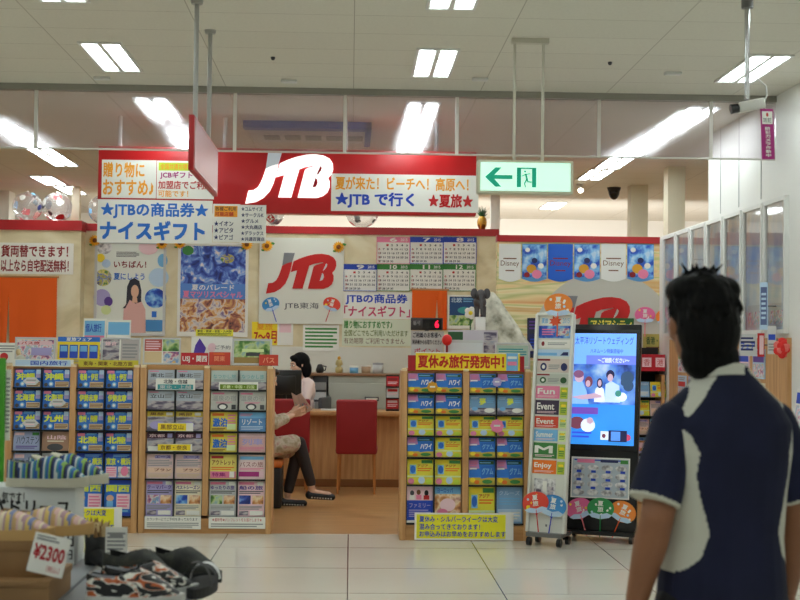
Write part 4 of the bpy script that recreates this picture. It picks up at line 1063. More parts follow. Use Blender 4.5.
topstand((83, 318.5, 105, 338), TY + .1, [('r', .05, .6, .95, .95, 'sky'), ('t', '個人旅行', .1, .7, .8, .88, 'royal'), ('r', .05, .08, .95, .55, MATS['print_busy']), ('r', .05, .5, .95, .62, 'pink')], 'upright leaflet standing behind the blue panel flyer, left of its pair', 'white')
topstand((106.5, 320, 130, 338), TY + .1, [('r', .05, .66, .95, .95, 'sky'), ('r', .05, .5, .95, .66, 'white'), ('r', .05, .36, .95, .5, 'pink'), ('r', .05, .05, .95, .3, 'royal')], 'upright striped blue and pink leaflet, right of its pair', 'white')
topstand((-4, 343, 16, 362), TY + .04, [('r', 0, .6, 1, 1, 'white'), ('l', .1, .5, .9, .9, 3, 'grey'), ('o', .4, .3, .2, .2, 'red')], 'white card with red dot at the left picture edge', 'white')
o = thing('mascot_ball', 'small pale round ornament on the far left rack', 'ornament', (at(20, 355, TY - .08).x, TY - .08 + .03, RACK_H + .0205))
mb = MB(); mb.ball((0, 0, .035), (.038, .036, .035), mat('pearl', (205, 205, 190), .3)); mb.build('ball', o)
mb = MB(); mb.ball((-.02, 0, .09), (.02, .02, .028), 'beige'); mb.tube((-.005, 0, .06), (-.015, 0, .075), .012, .012, 'beige'); mb.build('topper', o)
# things on the right rack behind the yellow banner
KG = 'things on the right rack'
TM = MY + .16
topstand((444, 340, 483, 368), TM, [('r', 0, .9, 1, 1, 'palegrey')], 'blank white back of a card above the yellow banner', mat('blank', (222, 226, 230), .5), group=KG)
topstand((495, 343, 530, 368), TM, [('r', .05, .1, .95, .9, mat('mint', (190, 212, 196), .5)), ('l', .1, .4, .9, .8, 4, 'teal')], 'mint green framed card right of the blank white one', 'white', ('palegrey', .012), group=KG)
topstand((411, 345, 443, 372), TM + .03, [('t', 'ポイント', .1, .62, .9, .85, mat('cerise', (200, 60, 90), .5)), ('l', .08, .1, .92, .55, 3, 'pink')], 'pale sheet of pink print left of the blank white card', mat('greyish', (196, 196, 194), .5), group=KG)
topstand((448, 330, 498, 345), TM + .08, [('r', .0, .5, .3, .95, 'darkgreen'), ('t', '東海版', .3, .3, .7, .7, 'darkred', .02), ('l', .1, .1, .9, .25, 1, 'red'), ('r', .72, .1, .98, .95, MATS['photo_dusk'])], 'wide strip card with red lettering above the blank white card', mat('strip_pale', (206, 196, 205), .5), group=KG)
p = at(447, 340, TM - .03)
o = thing('red_bauble', 'bright red round ornament left of the blank white card', 'ornament', (p.x, TM - .03, RACK_H + .0205))
mb = MB(); mb.tube((0, 0, 0), (0, 0, p.z - RACK_H - .05), .012, .008, 'darkred'); mb.build('stem', o)
mb = MB(); mb.ball((0, 0, p.z - RACK_H - .0205), (.04, .035, .045), mat('bauble', (225, 30, 25), .35)); mb.build('head', o)

# ---------------------------------------------------------------- counter bay things on the wall right of the calendars
QY = 15.9
c = at(427, 324, QY)
o = thing('queue_display', 'dark number display with a red digit above a printed notice', 'display', (c.x, QY, c.z))
w = 32 / S(QY); h = 12.5 / S(QY)
mb = MB(); mb.rbox(-w / 2, w / 2, 0, .08, -h / 2, h / 2, .005, mat('display_case', (52, 50, 52), .4)); mb.build('case', o)
mb = MB(); mb.rect(-w * .14, w * .46, -h * .4, h * .4, -.002, mat('display_glass', (18, 14, 16), .2)); mb.build('screen', o)
mb = MB(); mb.text('6', w * .25, w * .37, -h * .28, h * .28, -.004, mat('led_red', (255, 20, 60), .4, emit=2.5), .02); mb.build('digit', o)
mb = MB(); mb.text('番号', -w * .44, -w * .2, -h * .1, h * .25, -.003, 'grey'); mb.build('lettering', o)
zl = c.z
mb = MB(); mb.tube((0, .04, -h / 2), (0, .04, -zl + 0), .025, .025, MATS['metal_grey']); mb.lathe([(0, 0), (.16, 0), (.16, .02), (0, .03)], MATS['metal_grey'], c=(0, .04, -zl)); mb.build('stand', o)
sheet('notice', (411, 331, 444, 346), QY - .002, [('t', 'ご相談のお客様へ', .06, .55, .92, .9, 'ink', .03), ('t', '発券機からお取りください', .04, .1, .94, .42, 'ink', .02)], 'grey notice with dark lettering under the number display', 'notice', base=mat('notice_grey', (190, 188, 186), .5)).location.y = QY + .01
sheet('poster', (447.5, 295, 476, 329), WY, [('r', .05, .1, .95, .95, mat('aurora', (30, 75, 130), .4)), ('t', '北欧', .12, .78, .5, .92, 'paleblue'), ('l', .55, .78, .9, .92, 2, 'sky'), ('r', .05, .1, .95, .4, MATS['photo_green']), ('o', .6, .55, .25, .1, 'teal')], 'small deep blue landscape poster beside the orange curtain', 'poster', base='white', th=.01, edge=('white', .02))
# pale rock ornament, dark elephant, flower: on a low cabinet by the step of the wall
SX = at(490, 340, 13.5)
mb_t = 1.5 - (352 - 346) / S(13.5)
o = thing('display_cabinet', 'low white cabinet behind the right rack carrying the pale rock ornament', 'cabinet', (SX.x, 13.4, 0))
mb = MB(); mb.box(-.40, .30, -.22, .22, 0, 1.42, MATS['wall_white']); mb.build('body', o)
mb = MB(); mb.box(-.42, .32, -.24, .24, 1.42, 1.45, MATS['oak_flat']); mb.build('top', o)
noise_mat('rock', [(0.32, (120, 118, 100)), (0.5, (196, 194, 176)), (0.68, (226, 224, 210))], nscale=9, detail=5, rough=.8)
o = thing('rock_ornament', 'pale speckled peak shaped ornament beside the dark elephant figure', 'ornament', (at(498, 300, 13.5).x, 13.5, 1.45))
bm = bmesh.new()
bmesh.ops.create_icosphere(bm, subdivisions=4, radius=1)
k = random.Random(3); ph = [k.uniform(0, 6) for _ in range(9)]
for v in bm.verts:
    t = (v.co.z + 1) / 2
    r_ = (1 - t) ** .8 * .32 + .012
    a = math.atan2(v.co.y, v.co.x)
    r_ *= 1 + .10 * math.sin(3 * a + ph[0] + 5 * t) + .06 * math.sin(7 * a + ph[1] + 11 * t)
    v.co = Vector((math.cos(a) * r_ * (1 if abs(v.co.z) < .999 else 0) - .06 * t, math.sin(a) * r_ * .45, max(0, t * .57)))
mb = MB(); mb.bm(bm, MATS['rock'], True); mb.build('peak', o)
mb = MB()
for i in range(9):
    a = i * .7; mb.ball((.2 * math.cos(a) - .0, -.13 + .03 * math.sin(a * 3), .03), (.05, .03, .035), 'darkgreen', 6, 8)
mb.build('greenery', o)
o = thing('elephant_figure', 'dark grey elephant figure beside the pale peak ornament', 'figurine', (at(480, 305, 13.22).x, 13.22, 1.45))
eg = mat('elephant_grey', (78, 76, 78), .6)
z0 = at(480, 317, 13.22).z - 1.45
mb = MB(); mb.rbox(-.05, .05, -.05, .05, 0, z0, .006, MATS['wall_white']); mb.build('pedestal', o)
mb = MB(); 
for sx in (-.032, .032):
    for sy in (-.03, .05): mb.tube((sx, sy, z0), (sx, sy, z0 + .1), .022, .026, eg)
mb.ball((0, .01, z0 + .14), (.062, .09, .065), eg); mb.ball((0, -.07, z0 + .21), (.045, .045, .05), eg); mb.build('body', o)
mb = MB(); 
for i in range(6):
    mb.tube((0, -.11 - .008 * i, z0 + .2 - .03 * i), (0, -.118 - .008 * i, z0 + .17 - .03 * i), .022 - .002 * i, .02 - .002 * i, eg)
mb.build('trunk', o)
for s in (-1, 1):
    mb = MB(); mb.ball((s * .06, -.05, z0 + .22), (.034, .008, .05), eg); mb.build('ear', o)
p = at(470.5, 313, 13.2)
o = thing('white_blossom', 'white blossom with yellow heart in front of the blue landscape poster', 'flower', (p.x, 13.2, 1.45))
mb = MB(); mb.tube((0, 0, 0), (0, 0, p.z - 1.45), .008, .006, 'darkgreen'); mb.build('stem', o)
mb = MB()
for i in range(5):
    a = 2 * PI * i / 5; mb.ball((.032 * math.cos(a), -.01, p.z - 1.45 + .032 * math.sin(a)), (.03, .008, .03), 'white', 6, 10)
mb.build('petals', o)
mb = MB(); mb.ball((0, -.018, p.z - 1.45), (.02, .008, .02), 'yellow'); mb.build('heart', o)
for i, (px, w_) in enumerate(((509, 'left'), (536, 'right'))):
    pass
sheet('poster', (527, 318, 547, 358), RBY, [('l', .1, .7, .9, .95, 3, 'purple'), ('r', .08, .1, .92, .6, 'navy'), ('l', .15, .2, .8, .5, 4, 'royal')], 'narrow dark poster on the mural wall left of the tall white stand', 'poster', base=mat('inky', (40, 44, 66), .4), th=.006)
# ---------------------------------------------------------------- tall white leaflet stand and the screen kiosk
YAW = -.5; LEAN = math.radians(6.2)
def tilted(z0=.1):
    return Matrix.Translation((0, 0, z0)) @ Matrix.Rotation(-LEAN, 4, 'X')
p = at(545.5, 541, 10.55)
stand_loc = Vector((p.x, 10.55, 0))
o = thing('leaflet_tower', 'tall slim white leaflet stand on castors between yellow banner rack and screen', 'leaflet stand', stand_loc, YAW)
T = tilted(.10); SW, SH = .29, 1.66
fr = mat('tower_white', (226, 226, 218), .4)
for s in (-1, 1):
    mb = MB(); mb.rbox(s * SW / 2 - .012, s * SW / 2 + .012, -.02, .03, 0, SH, .004, fr, M=T); mb.build('side_rail', o)
mb = MB(); mb.box(-SW / 2 + .012, SW / 2 - .012, .006, .016, .0, SH - .01, mat('tower_panel', (222, 222, 212), .45), M=T); mb.build('back_panel', o)
mb = MB(); mb.rbox(-SW / 2, SW / 2, -.02, .03, SH - .012, SH + .01, .004, fr, M=T); mb.build('top_rail', o)
mb = MB(); mb.box(-.14, .14, -.05, .18, .07, .10, MATS['metal_grey']); mb.tube((0, .03, .10), (0, .03, .16), .02, .02, MATS['metal_grey']); mb.box(-.01, .01, .14, .17, .1, .75, MATS['metal_grey']); mb.tube((0, .155, .74), (0, .09, .76), .01, .01, MATS['metal_grey']); mb.build('base', o)
def castor(par, x, y):
    mb = MB(); mb.tube((x - .014, y, .032), (x + .014, y, .032), .032, .032, MATS['plastic_black'], 16); mb.tube((x, y, .03), (x, y, .075), .01, .01, MATS['metal_grey']); mb.build('castor', par)
for x in (-.12, .12):
    for y in (-.03, .16): castor(o, x, y)
mb = MB(); mb.rect(-.125, .125, SH - .085, SH - .015, .0045, 'white', M=T); mb.text('夏旅', -.11, -.06, SH - .07, SH - .03, .004, 'sky', .02, M=T); mb.text('2015', .06, .115, SH - .07, SH - .03, .004, 'sky', M=T)
n = 16
mb.poly([(.055 * (1 if i % 2 else .6) * math.cos(2 * PI * i / n), SH - .055 + .045 * (1 if i % 2 else .6) * math.sin(2 * PI * i / n)) for i in range(n)], .0035, .0035, mat('burst', (235, 90, 50), .5), M=T)
mb.build('header', o)
RZ = Matrix.Translation(stand_loc) @ Matrix.Rotation(YAW, 4, 'Z') @ T
def tower_leaflet(u0, u1, py0, py1, base, items, label):
    """py: photo rows on the stand (312 top to 541 bottom)"""
    z1 = SH * (541 - 14 - py0) / (541 - 14 - 312); z0 = SH * (541 - 14 - py1) / (541 - 14 - 312)
    w = (u1 - u0); h = z1 - z0 - .006
    mb = MB(); mb.box(-w / 2, w / 2, -.004, 0, 0, h, base); prints(mb, w, h, -.004, items)
    q = mb.build('leaflet', None, label, 'leaflet', 'leaflets in the tall white stand')
    mb = MB()
    q.matrix_world = RZ @ Matrix.Translation(((u0 + u1) / 2, .0055, z0)) @ Matrix.Rotation(-.0, 4, 'X')
    return q
A0, A1, B0, B1 = -.130, .060, .066, .130
tower_leaflet(A0, B1, 323, 336, MATS['photo_sea'], [('l', .1, .2, .5, .8, 3, 'pink'), ('r', .6, .2, .95, .8, MATS['photo_mix'])], 'photo leaflet just under the header of the tall white stand')
tower_leaflet(A0, B1, 337, 345.5, 'white', [('o', .15, .5, .05, .3, 'darkred'), ('l', .3, .3, .9, .7, 2, 'grey')], 'white leaflet with a dark red dot, second in the tall white stand')
tower_leaflet(A0, B1, 346.5, 354, 'paleblue', [('r', 0, .1, .6, .5, 'sky'), ('p', [(.7, .1), (.95, .1), (.95, .6), (.8, .6)], 'navy')], 'pale blue leaflet, third in the tall white stand')
tower_leaflet(A0, B1, 356, 370, mat('lf_a', (220, 205, 195), .5), [('r', 0, .85, .4, 1, 'darkred'), ('o', .2, .4, .1, .3, 'navy'), ('o', .2, .4, .05, .15, 'white'), ('l', .36, .2, .7, .6, 3, 'grey'), ('o', .84, .4, .1, .3, 'navy')], 'beige leaflet with two navy rings, upper of two such in the tall white stand')
tower_leaflet(A0, B1, 371, 382, mat('lf_b', (196, 200, 188), .5), [('r', 0, .85, .4, 1, 'darkred'), ('o', .2, .4, .1, .3, 'darkgreen'), ('o', .2, .4, .05, .15, 'white'), ('l', .36, .2, .7, .6, 3, 'grey'), ('o', .84, .4, .1, .3, 'darkgreen')], 'greyish leaflet with two dark green rings in the tall white stand')
rows = [(383, 396, 'pink', 'coral pink', 'Fun', mat('lf_lime', (190, 205, 60), .5)), (397, 412, mat('lf_dark', (60, 45, 70), .5), 'dark purple', 'Event', MATS['lf_lime']), (413, 425, mat('lf_red', (215, 70, 40), .5), 'orange red', 'Event', 'palelime'),
        (426, 438, 'sky', 'sky blue', 'Summer', 'palelime'), (439, 455, mat('lf_green', (60, 130, 60), .5), 'green', 'M', MATS['lf_lime']), (456, 470, 'orange', 'orange', 'Enjoy', MATS['lf_lime'])]
for a, b, m_, nm, t, m2 in rows:
    tower_leaflet(A0, A1, a, b, pm(m_) if isinstance(m_, str) else m_, [('t', t, .08, .35, .8, .8, 'white', .03), ('l', .08, .08, .9, .25, 2, 'palepink')], nm + ' leaflet in the wide column of the tall white stand')
    tower_leaflet(B0, B1, a + 1, b, pm(m2) if isinstance(m2, str) else m2, [('l', .15, .15, .85, .85, 5, 'green'), ('r', .2, .6, .8, .8, 'yellow')], 'narrow green yellow leaflet beside the %s one in the tall white stand' % nm)
tower_leaflet(A0 + .02, A1, 474, 500, MATS['print_grey'], [('r', .4, .3, .6, .9, 'white'), ('r', .1, .1, .35, .6, MATS['photo_dusk']), ('r', .65, .1, .92, .7, MATS['photo_dusk'])], 'grey leaflet lowest in the tall white stand, above the two fans')
def local_fan(M0, x, z, roll, s, colour, label, y=-.012):
    f = fan(0, 0, 0, 0, s, colour, label, loc=Vector((0, 0, 0)))
    f.matrix_world = M0 @ Matrix.Translation((x, y, z)) @ Matrix.Rotation(roll, 4, 'Y') @ Matrix.Diagonal((s, s, s, 1))
    return f
SPX = SH / (541 - 14 - 312)
ZS = lambda py: SH * (541 - 14 - py) / (541 - 14 - 312)
local_fan(RZ, .03, SH + .055, 0, .92, 'orange', 'orange fan rising above the top of the tall white stand', -.028)
local_fan(RZ, -.075, ZS(500), -.15, .84, 'red', 'red fan low on the tall white stand, left of the blue fan', -.038)
local_fan(RZ, .06, ZS(502), .12, .84, 'blue', 'blue fan low on the tall white stand', -.029)
# kiosk
KYAW = -.4
KY = 10.78
p = at(598.5, 543, KY)
kl = Vector((p.x, KY, 0))
k = thing('screen_kiosk', 'black upright kiosk on castors with a tall lit blue screen', 'kiosk', kl, KYAW)
T = tilted(.07); KW, KH = .575, 1.62
mb = MB(); mb.rbox(-KW / 2, KW / 2, 0, .05, 0, KH, .006, mat('kiosk_black', (14, 14, 17), .3), M=T); mb.build('body', k)
sx0, sx1 = -KW / 2 + .03, KW / 2 - .03
KZ = lambda py: KH * (537 - py) / (537 - 321)
z0, z1 = KZ(447), KZ(331)
mb = MB(); mb.box(-KW / 2 + .004, KW / 2 - .004, -.02, 0, z0 - .045, z1 + .03, mat('bezel', (8, 8, 10), .2), M=T); mb.build('screen_bezel', k)
mb = MB()
def sm(n, c, e=1.0): return mat('screen_' + n, c, .3, emit=e)
w, h = sx1 - sx0, z1 - z0
TS = T @ Matrix.Translation((0, 0, z0))
y = -.0205
mb.rect(-w / 2, w / 2, 0, h, y, sm('blue', (55, 150, 240), .75), M=TS)
b1, b2 = sm('skyline', (120, 180, 250), .8), sm('band', (110, 130, 235), .8)
noise_mat('screen_photo', [(0.3, (40, 60, 140)), (0.45, (80, 130, 225)), (0.55, (120, 170, 245)), (0.7, (190, 215, 255))], nscale=7)
m_ = MATS['screen_photo']; nt = m_.node_tree; b_ = nt.nodes['Principled BSDF']; nt.links.new(b_.inputs['Base Color'].links[0].from_socket, b_.inputs['Emission Color']); b_.inputs['Emission Strength'].default_value = .55
its = [('r', 0, .72, 1, 1, b1), ('t', '太平洋リゾートウェディング', .06, .90, .96, .97, sm('indigo', (40, 60, 190), .5), .01), ('t', 'ハネムーン特集開催中', .3, .82, .8, .86, sm('indigo', (40, 60, 190)), .01), ('r', .24, .715, 1, .80, b2), ('t', '〜ご相談ください〜', .42, .735, .9, .78, sm('paper', (225, 235, 255), .9)),
       ('r', 0, .36, 1, .72, m_)]
# people in the screen picture
dk = sm('dark', (40, 40, 90), .4); sk = sm('skin', (215, 180, 200), .7); wh = sm('paper', (225, 235, 255), .9); gr = sm('leaf', (60, 90, 130), .5); rd = sm('red', (200, 70, 110), .7); br = sm('brown', (130, 70, 90), .6)
its += [('p', [(0, .36), (.02, .56), (.18, .58), (.26, .48), (.3, .36)], sm('shirt', (140, 190, 245), .8)), ('o', .14, .6, .07, .045, sk), ('o', .13, .63, .08, .035, sm('cap', (140, 90, 130), .6)), ('o', .29, .56, .06, .05, br), ('o', .28, .545, .035, .03, sk),
        ('p', [(.38, .38), (.4, .5), (.46, .53), (.52, .5), (.55, .38)], wh), ('o', .46, .55, .045, .045, dk), ('o', .46, .55, .028, .03, sk),
        ('p', [(.55, .38), (.55, .54), (.64, .57), (.76, .53), (.78, .38)], sm('white_shirt', (190, 215, 255), .85)), ('o', .62, .625, .065, .045, dk), ('o', .62, .60, .042, .035, sk),
        ('o', .88, .60, .10, .06, gr), ('o', .90, .53, .08, .05, gr), ('o', .82, .56, .04, .03, gr), ('o', .8, .43, .08, .04, wh), ('o', .75, .46, .05, .03, sm('green', (70, 150, 140), .6)), ('p', [(.02, .42), (.4, .46), (.5, .44), (.5, .42), (.2, .4)], sk),
        ('r', .03, .27, .45, .33, sm('mauve', (120, 80, 190), .7)), ('o', .13, .19, .12, .055, br), ('o', .3, .17, .11, .06, wh), ('o', .33, .21, .05, .03, sk), ('t', 'ご成約', .5, .05, .75, .11, dk, .02), ('o', .9, .07, .06, .03, rd),
        ('r', .5, .045, .62, .12, wh), ('o', .55, .08, .03, .02, br), ('r', .62, .03, .9, .13, dk), ('r', .66, .04, .8, .12, sm('sea', (90, 150, 240), .8)), ('l', .06, .05, .36, .12, 2, sm('indigo2', (60, 90, 220), .6))]
prints(mb, w, h, y, its, M=TS)
mb.build('screen', k)
# poster sheet, sign, fans on the kiosk (sheet is stuck to it)
q = MB(); pw, ph = .46, KZ(460) - KZ(502)
q.box(-pw / 2, pw / 2, -.004, 0, 0, ph, 'white')
prints(q, pw, ph, -.004, [('r', .02, .03, .98, .97, mat('map_grey', (188, 198, 206), .4)), ('l', .05, .9, .95, .96, 1, 'royal'), ('r', .1, .86, .4, .95, 'pink'), ('r', .5, .88, .8, .95, 'navy'), ('r', .84, .86, .97, .95, 'green')] +
       [('o', .14 + .24 * i, .74 - .2 * j, .1, .075, 'print_grey' and MATS['print_grey']) for i in range(4) for j in range(4)] + [('r', .1 + .25 * i, .62 - .2 * j, .18 + .25 * i, .68 - .2 * j, 'royal') for i in range(4) for j in range(3)])
ob = q.build('route_sheet', None, 'pale printed sheet of many round pictures on the kiosk below the screen', 'poster')
KM = Matrix.Translation(kl) @ Matrix.Rotation(KYAW, 4, 'Z') @ T
ob.matrix_world = KM @ Matrix.Translation((.0, -.0005, KZ(502)))
local_fan(KM, -.155, KZ(514.5), -.32, .82, 'pink', 'pink fan on the lower front of the kiosk', -.012)
local_fan(KM, .185, KZ(515.5), .38, .82, 'orange', 'orange fan on the lower front of the kiosk', -.012)
local_fan(KM, .015, KZ(513.5), 0, .84, 'green', 'green fan in the middle of the lower front of the kiosk', -.022)
mb = MB(); mb.box(-KW / 2, KW / 2, -.04, .3, .055, .085, MATS['plastic_black']); mb.box(-.02, .02, .25, .29, .08, .9, MATS['plastic_black']); mb.tube((0, .27, .88), (0, .15, .92), .015, .015, MATS['plastic_black']); mb.build('base', k)
for x in (-KW / 2 + .03, KW / 2 - .03):
    for yy in (-.02, .27): castor(k, x, yy)
# green sign above the kiosk, on the mural wall
sheet('wall_sign', (587.5, 318, 633.5, 332.5), RBY, [('t', 'アジアシティ', .06, .15, .95, .85, mat('sign_lemon', (240, 225, 90), .4), .03)], 'dark green sign with yellow lettering above the kiosk', 'sign', base=mat('sign_green', (36, 90, 40), .4), th=.03, split=True)

# ---------------------------------------------------------------- rack along the mural wall, behind the kiosk
c0, c1 = at(602, 400, 13.4).x, RW - .02
W = c1 - c0
o = thing('wall_rack', 'oak wall rack under the mural with a red header board', 'rack', ((c0 + c1) / 2, 13.45, 0))
mb = MB()
for x in (-W / 2, -W / 2 + W * .42, W / 2 - .03): mb.box(x, x + .03, 0, .33, 0, 1.24, MATS['oak'])
mb.build('frame', o)
mb = MB(); mb.box(-W / 2, W / 2, .3, .34, 0, 1.5, MATS['matte_black']); mb.box(-W / 2, W / 2, 0, .3, 0, .12, MATS['oak_flat']); mb.build('back_panel', o)
z_h = at(664, 364, 13.45).z
mb = MB(); mb.box(-W / 2, W / 2, -.01, .3, z_h - .07, z_h + .09, mat('header_red', (190, 26, 44), .4))
for i, ch in enumerate('香港'):
    x = -W / 2 + .44 + i * .13; mb.rect(x - .045, x + .045, z_h - .03, z_h + .06, -.0105, 'palepink'); mb.text(ch, x - .03, x + .03, z_h - .018, z_h + .048, -.011, 'red')
mb.build('header', o)
for r in range(6):
    zz0 = 1.02 - r * .18
    if zz0 < .1: break
    mb = MB(); mb.box(-W / 2 + .03, W / 2 - .03, .01, .1, zz0 - .008, zz0, MATS['plastic_black']); mb.build('shelf', o)
    for i in range(3):
        x = -W / 2 + W * .42 + .03 + .105 + .18 * (i - 1) if i else -W / 2 + .03 + .12
        d = [d_photo, d_calm, d_yellow, d_pinktext][(i + r) % 4]; t = ['台湾', '韓国', 'アジア', 'タイ'][(i + r) % 4]; l = ['warm photo', 'pale blue', 'bright yellow', 'pale pink'][(i + r) % 4]
        brochure(((c0 + c1) / 2 + x, 13.45 + .035, zz0 + .0005, .17, .15), d, t, l, '%s, %s of the rack under the mural' % (ROWN[r], COLN[i]), 'brochures in the rack under the mural')
sheet('small_sign', (643, 334, 676, 353), 13.78, [('t', '香港・マカオ', .1, .45, .9, .85, 'darkgreen', .02), ('l', .1, .1, .9, .35, 2, 'brown')], 'dull yellow sign with green print above the red header board', 'sign', base=mat('khaki', (176, 164, 84), .5), th=.006).location.y = RBY

# ---------------------------------------------------------------- right wall: poster frames and leaflet racks
glass_mat('frame_front', (252, 252, 252), rough=.03)
def mirror_front():
    m = bpy.data.materials.new('frame_glass'); m.use_nodes = True; nt = m.node_tree; nt.nodes.clear()
    out = nt.nodes.new('ShaderNodeOutputMaterial'); g = nt.nodes.new('ShaderNodeBsdfGlossy'); g.inputs['Roughness'].default_value = .04; g.inputs['Color'].default_value = (.95, .95, .97, 1)
    t = nt.nodes.new('ShaderNodeBsdfTransparent'); f = nt.nodes.new('ShaderNodeFresnel'); f.inputs[0].default_value = 1.5
    mx = nt.nodes.new('ShaderNodeMixShader'); nt.links.new(f.outputs[0], mx.inputs[0]); nt.links.new(t.outputs[0], mx.inputs[1]); nt.links.new(g.outputs[0], mx.inputs[2]); nt.links.new(mx.outputs[0], out.inputs[0])
    MATS['frame_glass'] = m; return m
mirror_front()
ordn = ['nearest', 'second', 'third', 'fourth', 'fifth', 'sixth', 'farthest']
noise_mat('wallposter', [(0.3, (170, 195, 225)), (0.45, (215, 224, 230)), (0.6, (236, 234, 228)), (0.72, (225, 205, 170))], scale=(1, 1, .6), nscale=4)
for i in range(7):
    y0 = 9.68 + i * .555; y1 = y0 + .50
    o = thing('framed_poster', 'tall glass fronted poster frame on the right wall, %s from the viewer' % (ordn[i] if i else 'the nearest one'), 'poster frame', (RW, (y0 + y1) / 2, 1.61), -PI / 2, 'poster frames on the right wall')
    if i == 6: o['label'] = 'tall glass fronted poster frame on the right wall, farthest from the viewer'
    if i == 0: o['label'] = 'tall glass fronted poster frame on the right wall, nearest to the viewer'
    w = .50; h = .97
    mb = MB()
    fm = MATS['metal_white']
    for a in ((-w / 2, w / 2, 0, .03), (-w / 2, w / 2, h - .03, h), (-w / 2, -w / 2 + .03, .03, h - .03), (w / 2 - .03, w / 2, .03, h - .03)):
        mb.box(a[0], a[1], -.035, 0, a[2], a[3], fm)
    mb.build('frame', o)
    mb = MB(); mb.box(-w / 2 + .03, w / 2 - .03, -.008, -.001, .03, h - .03, MATS['wallposter']); mb.rect(-w / 2 + .06, w / 2 - .06, .05, .22, -.0085, 'palegrey'); mb.rect(-w / 2 + .08, w / 2 - .08, .07, .17, -.009, MATS['print_busy']); mb.build('poster_sheet', o)
    mb = MB(); mb.rect(-w / 2 + .03, w / 2 - .03, .03, h - .03, -.024, MATS['frame_glass']); mb.build('glass', o)
# oak panel with leaflet pockets under the frames
o = thing('wall_panel', 'oak board low on the right wall carrying leaflets and a red paper flower', 'wall panel', (RW, 9.62, 0))
mb = MB(); mb.box(-.03, 0, 0, 3.6, 0, 1.58, MATS['oak']); mb.build('board', o)
lf = ['pale blue', 'red edged', 'cream', 'pink', 'green', 'white', 'grey', 'lavender']
lm = ['paleblue', 'palepink', 'cream', 'pink', 'palelime', 'white', 'palegrey', 'lavender']
K = random.Random(11)
for c_ in range(7):
    for r in range(5):
        y = 10.28 + c_ * .40; z = 1.28 - r * .25
        mb = MB(); mb.box(-.15, .15, -.008, 0, 0, .22, lm[(c_ + 2 * r) % 8])
        prints(mb, .30, .22, -.008, [('r', .05, .05, .95, .5, MATS[K.choice(['photo_mix', 'photo_warm', 'photo_green', 'print_busy', 'photo_dusk'])]), ('r', .05, .55, .95, .75, K.choice(['red', 'royal', 'green', 'white', 'purple'])), ('l', .1, .8, .9, .95, 2, 'grey')])
        q = mb.build('wall_leaflet', None, '%s leaflet on the right wall board, %s, %s from the front' % (lf[(c_ + 2 * r) % 8], ROWN[r], ['first', 'second', 'third', 'fourth', 'fifth', 'sixth', 'seventh'][c_]), 'leaflet', 'leaflets on the right wall board', loc=(RW - .03, y, z), rotz=-PI / 2)
# sign cards standing off the wall, red header
def wall_card(px, py, D, w, h, base, items, label, rotz=-.5):
    x = RW - .06
    p = at(px, py, D)
    o = thing('bracket_sign', label, 'sign', (p.x, D, p.z - h / 2), rotz, 'small signs standing off the right wall')
    mb = MB(); mb.box(-w / 2, w / 2, -.004, 0, 0, h, base); prints(mb, w, h, -.004, items); mb.build('card', o)
    mb = MB(); d = RW - p.x; v = Matrix.Rotation(-rotz, 3, 'Z') @ Vector((d, 0, 0))
    mb.tube((0, .004, h / 2), (v.x, v.y + .004, h / 2), .006, .006, MATS['metal_grey']); mb.build('arm', o)
wall_card(748, 345, 10.25, .13, .16, 'palegrey', [('l', .1, .2, .9, .9, 4, 'navy'), ('t', 'フェア', .1, .3, .9, .6, 'royal', .02)], 'white card with blue print on the right wall beside the head of the person')
wall_card(761, 345, 10.0, .05, .17, 'red', [('r', .3, .1, .9, .9, 'palepink')], 'red and white narrow card on the right wall behind the head of the person')
wall_card(772, 340, 9.8, .06, .2, 'palegrey', [('r', .1, .5, .9, .7, 'royal'), ('l', .1, .1, .9, .4, 3, 'grey')], 'white and blue narrow card left of the red paper flower')
wall_card(764, 306, 9.95, .06, .34, 'paleblue', [('r', .1, .1, .9, .9, mat('slate', (90, 105, 150), .5)), ('l', .2, .2, .8, .8, 6, 'paleblue')], 'slate blue upright card in front of the frames right of the head', -.7)
p = at(782.5, 348, 9.66)
o = thing('paper_flower', 'red paper flower with green leaf on the oak board at far right', 'flower', (p.x, 9.66, p.z))
mb = MB()
for ring, (n, l, rr) in enumerate(((7, .045, .03), (6, .028, .026), (4, .012, .02))):
    for i in range(n):
        a = 2 * PI * i / n + ring * .5; mb.ball((l * math.cos(a), -.02 - .012 * ring, l * math.sin(a)), (rr, .012, rr), mat('poppy', (225, 35, 30), .6) if i % 3 else mat('poppy_light', (240, 120, 110), .6), 6, 10)
mb.build('petals', o)
mb = MB(); mb.ball((.07, -.01, -.012), (.035, .006, .02), 'green'); mb.build('leaf', o); mb = MB(); mb.ball((.05, -.01, -.035), (.025, .006, .015), 'green'); mb.build('leaf', o)
mb = MB(); mb.tube((0, 0, 0), (RW - .03 - p.x, 0, 0), .006, .006, 'green'); mb.build('stem', o)
